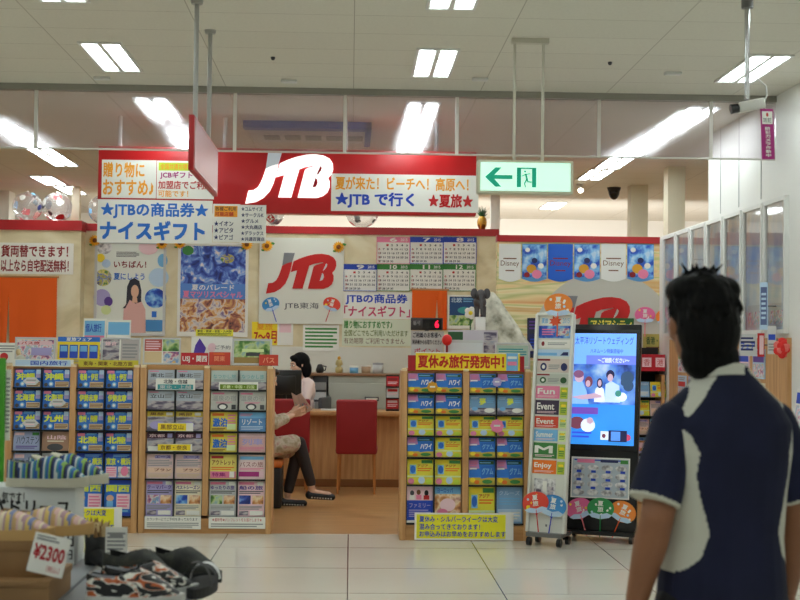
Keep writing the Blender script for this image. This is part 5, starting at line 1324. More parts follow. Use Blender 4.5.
# low leaflet shelf at the right edge
o = thing('floor_rack', 'white wire leaflet rack at the right picture edge behind the arm', 'rack', (RW - .035, 8.95, 0), -PI / 2)
mb = MB(); mb.box(-.3, .3, -.02, 0, 0, 1.3, mat('rack_pale', (190, 180, 170), .5)); mb.build('back_panel', o)
for r in range(4):
    mb = MB(); mb.box(-.3, .3, -.12, -.02, .12 + r * .29, .13 + r * .29, MATS['metal_white']); mb.path([(-.3, -.12, .17 + r * .29), (.3, -.12, .17 + r * .29)], .006, MATS['metal_white']); mb.build('shelf', o)
    for i in range(2):
        mb = MB(); mb.box(-.1, .1, -.006, 0, 0, .24, ['cream', 'palepink', 'palelime', 'white'][(r + i) % 4]); prints(mb, .2, .24, -.006, [('r', .05, .05, .95, .55, MATS[['photo_warm', 'photo_mix', 'photo_green', 'print_busy'][(r + 2 * i) % 4]]), ('r', .05, .6, .95, .9, ['brown', 'purple', 'red', 'royal'][(r + i) % 4])])
        q = mb.build('leaflet', None, '%s leaflet in the white rack at the right edge, %s, %s' % (['cream', 'pale pink', 'pale green', 'white'][(r + i) % 4], ROWN[3 - r] if r else 'lowest row', ['far side', 'near side'][i]), 'leaflet', 'leaflets in the white rack at the right edge')
        q.rotation_euler = (-.12, 0, -PI / 2); q.location = (RW - .035 - .085, 8.95 + (.14 if i == 0 else -.14), .1305 + r * .29)

# ---------------------------------------------------------------- counter bay
DY = 14.75
x0, x1 = at(205, 420, DY).x, at(402, 420, DY).x
o = thing('counter_desk', 'long oak service counter behind the two red chairs', 'counter', ((x0 + x1) / 2, DY, 0))
W = x1 - x0
mb = MB(); mb.rbox(-W / 2, W / 2, -.1, .48, .755, .80, .006, MATS['oak_flat']); mb.build('worktop', o)
mb = MB(); mb.box(-W / 2 + .02, W / 2 - .02, .08, .11, 0, .755, MATS['oak']); mb.box(-W / 2 + .02, W / 2 - .02, .06, .1, 0, .08, mat('kick', (140, 88, 44), .5)); mb.build('front_panel', o)
for x in (-W / 2 + .02, W / 2 - .06, 0):
    mb = MB(); mb.box(x, x + .04, .11, .45, 0, .755, MATS['oak']); mb.build('end_panel', o)
DT = .80
# red chairs
def red_chair(px, Y, rz, label):
    p = at(px, 480, Y)
    o = thing('chair', label, 'chair', (p.x, Y, 0), rz, 'red chairs at the counter')
    rd = mat('chair_red', (150, 20, 26), .55, bump=(120, .15)); wd = mat('chair_wood', (190, 120, 60), .4)
    mb = MB(); mb.rbox(-.21, .21, -.20, .22, .40, .47, .025, rd, 3); mb.build('seat', o)
    mb = MB(); M = Matrix.Translation((0, -.20, .40)) @ Matrix.Rotation(.07, 4, 'X'); mb.rbox(-.205, .205, -.035, .03, 0, .55, .022, rd, 3, M=M); mb.build('backrest', o)
    for sx in (-1, 1):
        for sy in (-1, 1):
            mb = MB(); mb.tube((sx * .175, sy * .17, .405), (sx * .185, sy * .2 , 0), .022, .015, wd, 4); mb.build('leg', o)
    return o
red_chair(356.5, 14.3, -.03, 'red chair with oak legs standing empty at the counter')
red_chair(288, 14.3, .08, 'red chair at the counter behind the seated customer')
# small red leaflet stand on the counter
p = at(392.5, 412, DY + .1)
o = thing('leaflet_rack', 'small dark rack of red leaflets at the right end of the counter', 'leaflet rack', (p.x, DY + .1, DT))
mb = MB(); mb.box(-.07, .07, 0, .1, 0, .02, MATS['plastic_black']); mb.box(-.07, .07, .08, .09, .02, .38, MATS['plastic_black']); mb.build('stand', o)
for i in range(3):
    mb = MB(); mb.box(-.065, .065, -.003, 0, 0, .105, ['red', 'palegrey', 'red'][i]); prints(mb, .13, .105, -.003, [('l', .1, .2, .9, .5, 2, 'palepink'), ('r', .1, .6, .9, .85, ['palepink', 'red', 'darkred'][i])]); q = mb.build('leaflets', o, ['red leaflets', 'grey leaflets', 'red leaflets'][i]); q.location = (0, .06 - .015 * 0, .02 + .12 * i); q.rotation_euler.x = -.1
    mb = MB(); mb.box(-.07, .07, .02, .08, .012 + .12 * i, .018 + .12 * i, MATS['plastic_black']); mb.build('shelf', o)
# monitor seen from behind
p = at(284, 388, DY + .25)
o = thing('monitor', 'black computer monitor seen from behind on the counter', 'monitor', (p.x, DY + .25, DT), .45)
mb = MB(); mb.rbox(-.2, .2, -.02, .03, .10, .42, .012, MATS['plastic_black']); mb.rbox(-.12, .12, -.05, -.02, .16, .36, .01, MATS['plastic_black']); mb.build('housing', o)
mb = MB(); mb.box(-.19, .19, .03, .031, .12, .41, sm('desk', (150, 180, 220), .6)); mb.build('screen', o)
mb = MB(); mb.rbox(-.12, .12, -.09, .09, 0, .015, .005, MATS['plastic_black']); mb.tube((0, -.02, .012), (0, -.02, .16), .02, .02, MATS['plastic_black']); mb.build('foot', o)
p = at(336, 411, DY + .2)
mb = MB(); mb.rbox(-.16, .16, -.09, .09, 0, .012, .003, 'palegrey'); mb.build('paper_pad', None, 'pale flat pad of paper on the counter before the staff member', 'paper pad', loc=(p.x, DY + .16, DT))
# cabinets behind the counter
CY2 = 15.95
zc = at(355, 373.5, CY2).z
def cabinet(px0, px1, name, m, label):
    a, b = at(px0, 390, CY2).x, at(px1, 390, CY2).x
    o = thing(name, label, 'cabinet', ((a + b) / 2, CY2, 0)); return o, b - a
o, W = cabinet(328.5, 387, 'filing_cabinet', 'g', 'pale grey filing cabinet behind the empty red chair')
mb = MB(); mb.box(-W / 2, W / 2, 0, .42, 0, zc - .03, mat('cabinet_grey', (176, 178, 166), .45)); mb.build('body', o)
for i in range(2):
    mb = MB(); mb.rbox(-W / 2 + .01, W / 2 - .01, -.015, -.0, .04 + i * .52, .04 + i * .52 + .5, .004, MATS['cabinet_grey']); d = mb.build('drawer', o)
    mb = MB(); mb.rbox(W * .12, W * .36, -.03, -.015, .04 + i * .52 + .3, .04 + i * .52 + .35, .004, 'darkgrey'); mb.rect(W * .14, W * .34, .04 + i * .52 + .315, .04 + i * .52 + .335, -.031, 'white'); mb.build('handle', d)
o2, W2 = cabinet(313, 327, 'tray_cabinet', 'g', 'dark tray cabinet between the staff member and the grey cabinet')
mb = MB(); mb.box(-W2 / 2, W2 / 2, .02, .42, 0, zc - .03, 'darkgrey'); mb.build('body', o2)
for i in range(9):
    mb = MB(); mb.box(-W2 / 2 + .01, W2 / 2 - .01, 0, .02, .1 + i * .11, .1 + i * .11 + .085, 'palegrey' if i % 2 else 'grey'); mb.build('tray', o2)
o3, W3 = cabinet(389, 402, 'side_cabinet', 'g', 'dark slim cabinet right of the grey filing cabinet')
mb = MB(); mb.box(-W3 / 2, W3 / 2, 0, .42, 0, zc - .03, mat('slimgrey', (95, 95, 92), .5)); mb.build('body', o3)
mb = MB(); mb.rbox(-W3 / 2 + .015, W3 / 2 - .015, -.015, 0, .03, zc - .06, .004, mat('slimdoor', (120, 120, 116), .5)); mb.build('door', o3)
a, b = at(270, 372, CY2).x, at(403, 372, CY2).x
mb = MB(); mb.rbox(a, b, CY2 - .02, CY2 + .44, zc - .03, zc, .004, mat('shelf_walnut', (150, 110, 78), .4)); mb.build('back_worktop', None, 'long thin brown worktop over the cabinets behind the counter', 'worktop')
mb = MB(); mb.box(a, at(312, 372, CY2).x, CY2 + .05, CY2 + .42, 0, zc - .03, mat('undergrey', (150, 150, 140), .5)); mb.build('base_cabinet', None, 'plain grey base cabinet hidden behind the staff member', 'cabinet')
# bits on the back worktop
def bit(px, prof, m, name, label, cat, extra=None):
    p = at(px, 370, CY2 + .15)
    o = thing(name, label, cat, (p.x, CY2 + .15, zc))
    mb = MB(); mb.lathe(prof, m, 14); mb.build('body', o)
    if extra:
        mb = MB(); extra[1](mb); mb.build(extra[0], o)
bit(320, [(0, 0), (.035, 0), (.05, .03), (.03, .09), (.02, .10), (0, .1)], MATS['plastic_black'], 'black_jug', 'small black jug on the back worktop beside the staff member', 'jug', ('handle', lambda m: m.path([(.03, 0, .08), (.07, 0, .075), (.06, 0, .03), (.04, 0, .03)], .006, MATS['plastic_black'])))
bit(339, [(0, 0), (.04, 0), (.045, .06), (.02, .08), (.045, .1), (.03, .15), (0, .16)], mat('figurine_gold', (200, 180, 120), .4), 'gold_ornament', 'pale gold ornament on the back worktop', 'ornament', ('topper', lambda m: m.ball((0, 0, .17), (.02, .02, .025), 'gold')))
bit(354, [(0, 0), (.05, 0), (.05, .07), (0, .07)], 'sky', 'blue_tin', 'pale blue tin on the back worktop', 'tin', ('lid', lambda m: m.lathe([(.053, .065), (.053, .085), (0, .085)], 'white', 14)))
bit(366, [(0, 0), (.05, 0), (.055, .08), (0, .08)], mat('tan_pot', (190, 160, 130), .5), 'tan_pot', 'tan pot on the back worktop right of the blue tin', 'pot', ('rim', lambda m: m.lathe([(.055, .078), (.062, .085), (.055, .095)], 'white', 14)))
bit(378, [(0, 0), (.06, 0), (.06, .1), (0, .1)], 'palegrey', 'pale_canister', 'pale canister at the right end of the back worktop', 'canister', ('lid', lambda m: m.lathe([(.062, .1), (.062, .12), (0, .125)], 'grey', 14)))
# pale lower wall paper above the worktop
sheet('wall_poster', (412, 350, 443, 372), WY, [('l', .1, .2, .9, .8, 5, 'grey')], 'pale printed sheet low on the wall behind the right rack', 'poster')
# ---------------------------------------------------------------- people
def remesh(mb, voxel, it=4, name='body', mats=None, pick=None):
    tmp = bpy.data.objects.new('tmp', mb.mesh('tmp')); COL.objects.link(tmp)
    r = tmp.modifiers.new('r', 'REMESH'); r.mode = 'VOXEL'; r.voxel_size = voxel; r.use_smooth_shade = True
    s = tmp.modifiers.new('s', 'SMOOTH'); s.factor = .5; s.iterations = it
    dg = bpy.context.evaluated_depsgraph_get(); dg.update()
    me = bpy.data.meshes.new_from_object(tmp.evaluated_get(dg), depsgraph=dg)
    bpy.data.objects.remove(tmp)
    me.name = name
    me.materials.clear()
    for m in (mats or [pm('skin')]): me.materials.append(pm(m) if isinstance(m, str) else m)
    n = len(me.polygons)
    me.polygons.foreach_set('use_smooth', [True] * n)
    if pick:
        me.polygons.foreach_set('material_index', [pick(p.center) for p in me.polygons])
    else:
        me.polygons.foreach_set('material_index', [0] * n)
    me.update()
    return me

def mesh_join(a, b):
    """b's faces added to mesh a (hands onto the body)."""
    bm = bmesh.new(); bm.from_mesh(a); bm.from_mesh(b); bm.to_mesh(a); bm.free(); return a

def head_parts(mb, M, s=1.0):
    o = mb.M; mb.M = o @ M @ Matrix.Scale(s, 4)
    mb.ball((0, -.012, .03), (.074, .092, .092), 'skin', 14, 18)
    mb.ball((0, .022, -.045), (.056, .066, .066), 'skin'); mb.ball((0, .05, -.085), (.03, .03, .025), 'skin')
    mb.ball((0, .065, .03), (.055, .03, .03), 'skin')
    mb.capsule((0, .088, .015), (0, .104, -.022), .007, .012); mb.ball((0, .084, -.06), (.022, .012, .012), 'skin')
    for sx in (-1, 1):
        mb.ball((sx * .077, -.004, -.005), (.010, .019, .031), 'skin'); mb.ball((sx * .035, .06, -.02), (.025, .025, .022), 'skin')
    mb.M = o
def face_features(M, par, s=1.0):
    MM = M @ Matrix.Scale(s, 4)
    for sx in (-1, 1):
        mb = MB(); mb.M = MM; mb.ball((sx * .031, .082, .012), (.013, .010, .008), 'white', 8, 12); mb.ball((sx * .031, .0895, .012), (.006, .004, .0065), 'black', 8, 10); mb.build('eye', par)
        mb = MB(); mb.M = MM; mb.tube((sx * .018, .093, .034), (sx * .045, .084, .036), .0035, .002, 'black', 8); mb.build('eyebrow', par)
    mb = MB(); mb.M = MM; mb.ball((0, .092, -.058), (.02, .006, .006), mat('lips', (190, 100, 95), .4)); mb.build('mouth', par)

def hand_parts(mb, M, side, curl=.35):
    """Hand hanging from the wrist at M's origin along -Z, palm facing +-X, thumb to +Y."""
    o = mb.M; mb.M = o @ M
    for i in range(4):
        y = .033 - .022 * i
        mb.capsule((0, .012 - .008 * i, 0), (0, y, -.085 + .003 * abs(i - 1)), .016, .012)
        L = (.040, .045, .042, .033)[i]
        k = Vector((0, y, -.085)); a = curl * .6
        d1 = Vector((-side * math.sin(a), 0, -math.cos(a))); p1 = k + d1 * L
        a += curl; d2 = Vector((-side * math.sin(a), 0, -math.cos(a))); p2 = p1 + d2 * L * .7
        a += curl * .7; d3 = Vector((-side * math.sin(a), 0, -math.cos(a))); p3 = p2 + d3 * L * .5
        mb.capsule(k, p1, .0095, .0088); mb.capsule(p1, p2, .0088, .008); mb.capsule(p2, p3, .008, .007)
    mb.capsule((0, .018, -.02), (-side * .012, .05, -.055), .014, .011); mb.capsule((-side * .012, .05, -.055), (-side * .022, .056, -.085), .0105, .0085)
    mb.M = o

# ---- the person in the navy shirt, seen from behind
mp = at(722, 600, 3.55)
MAN = thing('person', 'person with short black hair in navy and white shirt seen from behind at right', 'person', (mp.x, 3.55, 0), .30)
skin = noise_mat('skin_tan', [(0.3, (138, 90, 62)), (0.7, (152, 102, 72))], nscale=8, rough=.5)
mb = MB()
HM = Matrix.Translation((-.045, .035, 1.56)) @ Matrix.Rotation(-.12, 4, 'Z') @ Matrix.Rotation(-.06, 4, 'X')
head_parts(mb, HM, 1.0)
mb.capsule((0, -.015, 1.38), (-.035, .018, 1.51), .062, .057)
mb.ball((0, 0, .95), (.132, .095, .11), 'skin'); mb.ball((0, .0, 1.12), (.14, .10, .15), 'skin'); mb.ball((0, -.005, 1.25), (.15, .10, .14), 'skin')
mb.capsule((-.05, -.015, 1.39), (-.13, -.005, 1.31), .042, .044); mb.capsule((.05, -.015, 1.39), (.13, -.005, 1.31), .042, .044)
WR = []
for s, sh_, el, wr in ((-1, (-.140, 0, 1.305), (-.208, -.035, 1.08), (-.225, .035, .865)), (1, (.140, 0, 1.305), (.205, -.035, 1.08), (.215, .04, .86))):
    mb.capsule(sh_, el, .045, .043); e = Vector(el); w = Vector(wr)
    mid = e.lerp(w, .3); mb.capsule(e, mid, .042, .044); mb.capsule(mid, w, .044, .029)
    WR.append((s, w))
for s in (-1, 1):
    mb.capsule((s * .078, 0, .88), (s * .098, .012, .48), .072, .055); mb.capsule((s * .098, .012, .48), (s * .1, -.01, .36), .053, .056); mb.capsule((s * .1, -.01, .36), (s * .1, -.02, .09), .056, .036)
    mb.capsule((s * .1, -.04, .045), (s * .12, .14, .035), .036, .03)
body = remesh(mb, .007, 5, 'body', [skin])
hb = MB()
for s, w in WR:
    hand_parts(hb, Matrix.Translation(w + Vector((0, 0, .012))) @ Matrix.Rotation(-.12, 4, 'X'), s, .4)
hands = remesh(hb, .0035, 3, 'hands', [skin])
mesh_join(body, hands)
link('body', body, MAN)
face_features(HM, MAN)
# hair
mb = MB(); mb.M = HM
mb.ball((0, -.018, .042), (.086, .104, .096), 'black', 16, 20); mb.ball((0, -.050, -.015), (.083, .070, .095), 'black', 14, 18); mb.ball((-.012, -.046, -.085), (.062, .050, .062), 'black'); mb.ball((.022, -.046, -.088), (.060, .050, .060), 'black')
mb.ball((-.05, -.02, .085), (.045, .07, .04), 'black'); mb.ball((.05, -.02, .085), (.045, .07, .04), 'black'); mb.ball((0, .06, .085), (.06, .04, .04), 'black')
k = random.Random(5)
for i in range(90):
    a = k.uniform(0, 6.283); t = k.uniform(.1, 1.9)
    n = Vector((math.sin(t) * math.cos(a), math.sin(t) * math.sin(a), math.cos(t)))
    if n.y > .35 and n.z < .45: continue
    p = Vector((n.x * .085, n.y * .10 - .02, n.z * .095 + .035)); d = (n * .5 + Vector((0, -.15, -.75 if t > .6 else .25))).normalized()
    mb.tube(p - d * .01, p + d * k.uniform(.012, .022), .012, .004, 'black', 6)
for x, dx in ((-.018, -.012), (.0, -.018), (.014, .022), (.028, .03), (-.03, -.03)):
    mb.tube((x, -.01, .125), (x + dx, -.02, .158), .0075, .003, 'black', 6)
hm = noise_mat('hair_black', [(0.35, (5, 5, 6)), (0.65, (15, 14, 14))], scale=(40, 40, 5), nscale=3, rough=.6, bump=.5, spec=.12)
link('hair', remesh(mb, .0045, 2, 'hair', [hm]), MAN)
# shirt
mb = MB()
secs = [(.80, .174, .128, .0), (.90, .168, .122, .0), (1.02, .158, .118, .0), (1.14, .166, .118, -.005), (1.24, .176, .122, -.012), (1.31, .174, .118, -.014), (1.365, .138, .102, -.014), (1.405, .096, .084, -.010), (1.44, .068, .068, -.004), (1.455, .062, .062, .0)]
n = 28; v = []; f = []
for z, rx, ry, yc in secs:
    for j in range(n):
        a = 2 * PI * j / n; v.append((rx * math.copysign(abs(math.cos(a)) ** .85, math.cos(a)), yc + ry * math.copysign(abs(math.sin(a)) ** .85, math.sin(a)), z))
for i in range(len(secs) - 1):
    for j in range(n): f.append((i * n + j, i * n + (j + 1) % n, (i + 1) * n + (j + 1) % n, (i + 1) * n + j))
f.append(list(range(n - 1, -1, -1))); f.append([(len(secs) - 1) * n + j for j in range(n)])
mb.add(v, f, 'navy', True)
SLV = []
for s in (-1, 1):
    a = Vector((s * .142, -.008, 1.305)); b = Vector((s * .214, -.030, 1.118))
    mb.ball(a, (.060,) * 3, 'navy', 10, 18)
    mb.tube((s * .045, -.012, 1.395), a, .048, .058, 'navy', 16)
    mb.capsule((s * .12, -.008, 1.27), (s * .145, -.012, 1.22), .065, .05, 'navy')
    SLV.append((s, a, b))
navy = noise_mat('shirt_navy', [(0.3, (20, 24, 46)), (0.7, (28, 32, 60))], nscale=5, rough=.75, spec=.25, bump=.1)
swhite = mat('shirt_white', (205, 204, 192), .75, spec=.25)
def seg_dist(p, a, b):
    d = b - a; t = max(0, min(1, (p - a).dot(d) / d.length_squared)); return (p - a - d * t).length, t
RAG = {-1: (Vector((-.066, 0, 1.44)), Vector((-.148, 0, 1.335))), 1: (Vector((.045, 0, 1.445)), Vector((.150, 0, 1.352)))}
LIM = [(.90, .22), (.925, .186), (.955, .145), (.985, .116), (1.045, .098), (1.13, .120), (1.19, .132), (1.243, .128), (1.29, .148), (1.31, .17)]
def pick(c):
    s = -1 if c.x < 0 else 1
    flat_c = Vector((c.x, 0, c.z))
    d, t = seg_dist(flat_c, *RAG[s])
    if c.y < .02 and t < 1 and d < ((.008 * (1 - t) + .007) if s < 0 else .007): return 1
    if LIM[0][0] < c.z < LIM[-1][0]:
        for (z0, l0), (z1, l1) in zip(LIM, LIM[1:]):
            if z0 <= c.z <= z1:
                if abs(c.x) > l0 + (l1 - l0) * (c.z - z0) / (z1 - z0): return 1
    return 0
shirt = remesh(mb, .0048, 6, 'shirt', [navy, swhite], pick)
SHIRT = link('shirt', shirt, MAN)
for s, a, b in SLV:
    mb = MB(); mb.ball(a, (.063,) * 3, 'navy', 12, 20); mb.tube(a, b, .063, .066, 'navy', 24)
    ax = (b - a).normalized()
    def hem(c, a=a, ax=ax, L=(b - a).length): return 1 if (c - a).dot(ax) / L > .955 else 0
    link('sleeve', remesh(mb, .0045, 5, 'sleeve', [navy, swhite], hem), SHIRT)
mb = MB()
ring = []
for (z, rx, ry, yc) in ((1.424, .074, .076, -.004), (1.438, .072, .073, .0), (1.452, .067, .069, .004), (1.453, .063, .065, .004), (1.44, .063, .064, .0)):
    ring.append([(-.012 + rx * math.cos(2 * PI * j / 32), yc + ry * math.sin(2 * PI * j / 32), z + .012 * (-math.sin(2 * PI * j / 32))) for j in range(32)])
v = [p for r_ in ring for p in r_]; f = []
for i in range(len(ring) - 1):
    for j in range(32): f.append((i * 32 + j, i * 32 + (j + 1) % 32, (i + 1) * 32 + (j + 1) % 32, (i + 1) * 32 + j))
mb.add(v, f, swhite, True); mb.build('collar', MAN)
# shorts and shoes
mb = MB()
mb.ball((0, .0, .90), (.165, .115, .09), 'black')
for s in (-1, 1): mb.capsule((s * .088, 0, .84), (s * .10, .012, .50), .098, .085, 'black')
link('shorts', remesh(mb, .008, 5, 'shorts', [mat('shorts_black', (16, 16, 20), .8)]), MAN)
for s in (-1, 1):
    mb = MB(); mb.capsule((s * .1, -.05, .045), (s * .122, .15, .04), .045, .04, 'black'); mb.box(s * .11 - .045, s * .11 + .045, -.09, .19, 0, .02, 'white')
    link('shoe', remesh(mb, .006, 3, 'shoe', [mat('shoe_dark', (40, 40, 46), .6)]), MAN)

# ---- staff member behind the counter
sp = at(303.5, 400, 15.5)
ST = thing('person', 'person with black bob in pale pink blouse seated behind the counter', 'person', (sp.x, 15.5, 0), PI / 2 + .45)
ST.scale = (1.06, 1.06, 1.025)
sk2 = mat('skin_light', (226, 180, 152), .5)
mb = MB()
HM2 = Matrix.Translation((0, .05, 1.235)) @ Matrix.Rotation(-.18, 4, 'X')
head_parts(mb, HM2, .98)
mb.capsule((0, -.01, 1.06), (0, .03, 1.19), .046, .044)
mb.ball((0, 0, .60), (.16, .13, .11), 'skin'); mb.ball((0, .0, .78), (.125, .095, .14), 'skin'); mb.ball((0, 0, .95), (.15, .10, .13), 'skin')
for s in (-1, 1):
    mb.capsule((s * .05, -.01, 1.06), (s * .145, 0, 1.03), .042, .045)
    mb.capsule((s * .15, 0, 1.02), (s * .2, .08, .84), .042, .036); mb.capsule((s * .2, .08, .84), (s * .13, .27, .835), .035, .026)
    mb.capsule((s * .09, 0, .56), (s * .1, .36, .52), .078, .055); mb.capsule((s * .1, .36, .52), (s * .1, .32, .1), .052, .035); mb.capsule((s * .1, .30, .04), (s * .1, .45, .03), .033, .028)
bd = remesh(mb, .008, 4, 'body', [sk2])
hb = MB()
for s in (-1, 1):
    hand_parts(hb, Matrix.Translation((s * .13, .265, .84)) @ Matrix.Rotation(1.45, 4, 'X') @ Matrix.Rotation(-s * 1.4, 4, 'Z'), s, .3)
mesh_join(bd, remesh(hb, .004, 2, 'hands', [sk2])); link('body', bd, ST); face_features(HM2, ST, .98)
mb = MB(); mb.M = HM2
mb.ball((0, -.02, .04), (.088, .102, .098), 'black', 14, 18); mb.ball((0, -.055, -.04), (.088, .068, .11), 'black'); mb.ball((-.068, -.03, -.05), (.024, .05, .10), 'black'); mb.ball((.068, -.03, -.05), (.024, .05, .10), 'black'); mb.ball((0, .05, .09), (.06, .04, .028), 'black')
link('hair', remesh(mb, .006, 2, 'hair', [hm]), ST)
mb = MB()
mb.ball((0, 0, .66), (.165, .125, .14), 'white'); mb.ball((0, .0, .80), (.145, .112, .16), 'white'); mb.ball((0, 0, .95), (.168, .118, .14), 'white')
for s in (-1, 1):
    mb.capsule((s * .05, -.01, 1.06), (s * .15, 0, 1.03), .052, .058, 'white'); mb.capsule((s * .152, 0, 1.025), (s * .19, .065, .88), .058, .056, 'white')
link('blouse', remesh(mb, .007, 4, 'blouse', [mat('blouse_pink', (238, 214, 206), .7)]), ST)
mb = MB(); mb.poly([(-.05, 1.10), (0, 1.0), (.05, 1.10), (.075, 1.06), (.0, .94), (-.075, 1.06)], .112, .118, 'white'); mb.build('collar', ST)
mb = MB(); mb.box(.05, .10, .118, .122, .90, .935, 'purple'); mb.build('name_badge', ST)
mb = MB(); 
for s in (-1, 1): mb.capsule((s * .085, 0, .56), (s * .095, .34, .53), .092, .07, 'black')
mb.ball((0, -.01, .58), (.17, .14, .09), 'black')
link('skirt', remesh(mb, .008, 4, 'skirt', [mat('skirt_dark', (40, 40, 60), .8)]), ST)
o = thing('office_chair', 'dark office chair under the staff member behind the counter', 'chair', (sp.x, 15.5, 0), PI / 2 - .25)
mb = MB(); mb.rbox(-.22, .22, -.2, .22, .40, .455, .03, 'darkgrey'); mb.build('seat', o)
mb = MB(); mb.rbox(-.2, .2, -.27, -.22, .55, .92, .02, 'darkgrey'); mb.box(-.03, .03, -.25, -.22, .42, .6, 'darkgrey'); mb.build('backrest', o)
mb = MB(); mb.tube((0, 0, .4), (0, 0, .08), .03, .03, MATS['metal_grey'])
for i in range(5):
    a = i * 2 * PI / 5; mb.tube((0, 0, .09), (.27 * math.cos(a), .27 * math.sin(a), .06), .022, .016, 'black'); mb.ball((.27 * math.cos(a), .27 * math.sin(a), .03), (.03, .02, .03), 'black', 8, 10)
mb.build('base', o)

# ---- seated customer, mostly behind the rack, facing right with a brochure
cp = at(262, 470, 13.0)
CU = thing('person', 'seated person in black flats reading a leaflet, half hidden by the rack', 'person', (cp.x, 13.0, 0), -PI / 2 + .1)
mb = MB()
HM3 = Matrix.Translation((0, .03, 1.17)) @ Matrix.Rotation(-.3, 4, 'X')
head_parts(mb, HM3, .97)
mb.capsule((0, -.02, 1.0), (0, .02, 1.12), .046, .044)
mb.ball((0, 0, .53), (.16, .13, .11), 'skin'); mb.ball((0, -.01, .70), (.125, .095, .14), 'skin'); mb.ball((0, -.015, .88), (.15, .10, .13), 'skin')
for s in (-1, 1):
    mb.capsule((s * .05, -.015, 1.0), (s * .145, 0, .97), .042, .045)
    mb.capsule((s * .15, 0, .96), (s * .2, .10, .77), .042, .036); mb.capsule((s * .2, .10, .77), (s * .09, .27, .845), .034, .025)
# legs: left leg on the floor, right crossed over
mb.capsule((-.09, 0, .50), (-.06, .33, .50), .078, .058); mb.capsule((-.06, .33, .50), (-.04, .24, .10), .056, .034); mb.capsule((-.04, .22, .045), (-.03, .37, .03), .032, .026)
mb.capsule((.09, 0, .52), (.0, .34, .58), .078, .058); mb.capsule((.0, .34, .58), (.02, .46, .17), .056, .034); mb.capsule((.02, .46, .13), (.03, .62, .11), .032, .025)
bd = remesh(mb, .008, 4, 'body', [sk2])
hb = MB()
for s in (-1, 1):
    hand_parts(hb, Matrix.Translation((s * .09, .265, .85)) @ Matrix.Rotation(1.9, 4, 'X') @ Matrix.Rotation(-s * .3, 4, 'Z'), s, .55)
mesh_join(bd, remesh(hb, .004, 2, 'hands', [sk2])); link('body', bd, CU); face_features(HM3, CU, .97)
mb = MB(); mb.M = HM3
mb.ball((0, -.02, .04), (.088, .102, .098), 'black', 14, 18); mb.ball((0, -.06, -.05), (.085, .06, .11), 'black'); mb.ball((0, .06, .088), (.06, .04, .03), 'black')
link('hair', remesh(mb, .006, 2, 'hair', [mat('hair_brown', (45, 32, 26), .5)]), CU)
mb = MB()
mb.ball((0, 0, .58), (.175, .145, .14), 'white'); mb.ball((0, -.01, .72), (.15, .118, .16), 'white'); mb.ball((0, -.012, .88), (.17, .12, .14), 'white')
for s in (-1, 1):
    mb.capsule((s * .05, -.015, 1.0), (s * .15, 0, .97), .05, .056, 'white'); mb.capsule((s * .15, 0, .96), (s * .2, .1, .77), .058, .055, 'white'); mb.capsule((s * .2, .1, .77), (s * .13, .2, .81), .052, .045, 'white')
mb.capsule((-.09, 0, .52), (-.065, .27, .52), .10, .085, 'white'); mb.capsule((.09, 0, .53), (.02, .28, .58), .10, .085, 'white')
link('dress', remesh(mb, .008, 4, 'dress', [noise_mat('dress_floral', [(0.35, (168, 150, 120)), (0.5, (205, 192, 170)), (0.62, (186, 140, 130)), (0.7, (215, 205, 190))], nscale=14)]), CU)
mb = MB()
mb.capsule((-.06, .28, .50), (-.06, .33, .50), .065, .064, 'black'); mb.capsule((-.06, .33, .50), (-.042, .25, .15), .064, .048, 'black'); mb.capsule((0, .28, .575), (0, .34, .58), .066, .064, 'black'); mb.capsule((0, .34, .58), (.018, .45, .22), .064, .048, 'black')
link('trousers', remesh(mb, .007, 4, 'trousers', [mat('trousers_dark', (48, 38, 36), .8)]), CU)
for (a, b, nm) in (((-.04, .19, .035), (-.028, .395, .022), 0), ((.02, .44, .105), (.032, .65, .085), 1)):
    mb = MB(); mb.capsule(a, b, .040, .030, 'black')
    sh = link('shoe', remesh(mb, .005, 3, 'shoe', [mat('flat_black', (18, 18, 24), .4)]), CU)
    mb = MB()
    A, Bv = Vector(a), Vector(b)
    for i in range(8):
        t = .1 + i * .12; q = A.lerp(Bv, t); r_ = .040 + (.030 - .040) * t
        for sd in (-1, 1): mb.ball((q.x + sd * r_ * .82, q.y, q.z - r_ * .45), (.008, .008, .008), 'white', 6, 8)
    mb.build('trim', sh, 'white scalloped trim')
# leaflet in the hands, stool
cx = CU.matrix_basis
o = thing('open_leaflet', 'pale pink leaflet held open by the seated customer', 'leaflet', CU.matrix_basis @ Vector((0, .38, .85)), -PI / 2 + .75)
for s in (-1, 1):
    mb = MB(); M = Matrix.Rotation(s * -.35, 4, 'Y') @ Matrix.Rotation(.55, 4, 'X')
    mb.box(0 if s > 0 else -.13, .13 if s > 0 else 0, 0, .002, 0, .19, mat('leaf_pink', (232, 205, 196), .5), M=M); mb.rect(.02 if s > 0 else -.11, .11 if s > 0 else -.02, .03, .1, -.0008, MATS['print_busy'], M=M); mb.build('page', o)
o = thing('stool', 'black stool with orange seat cushion under the seated customer', 'stool', (cp.x, 13.0, 0), .0)
mb = MB(); mb.rbox(-.19, .19, -.19, .19, 0, .37, .015, mat('stool_black', (26, 22, 22), .5)); mb.build('base', o)
mb = MB(); mb.rbox(-.195, .195, -.195, .195, .37, .43, .02, mat('stool_orange', (205, 110, 40), .6)); mb.build('cushion', o)
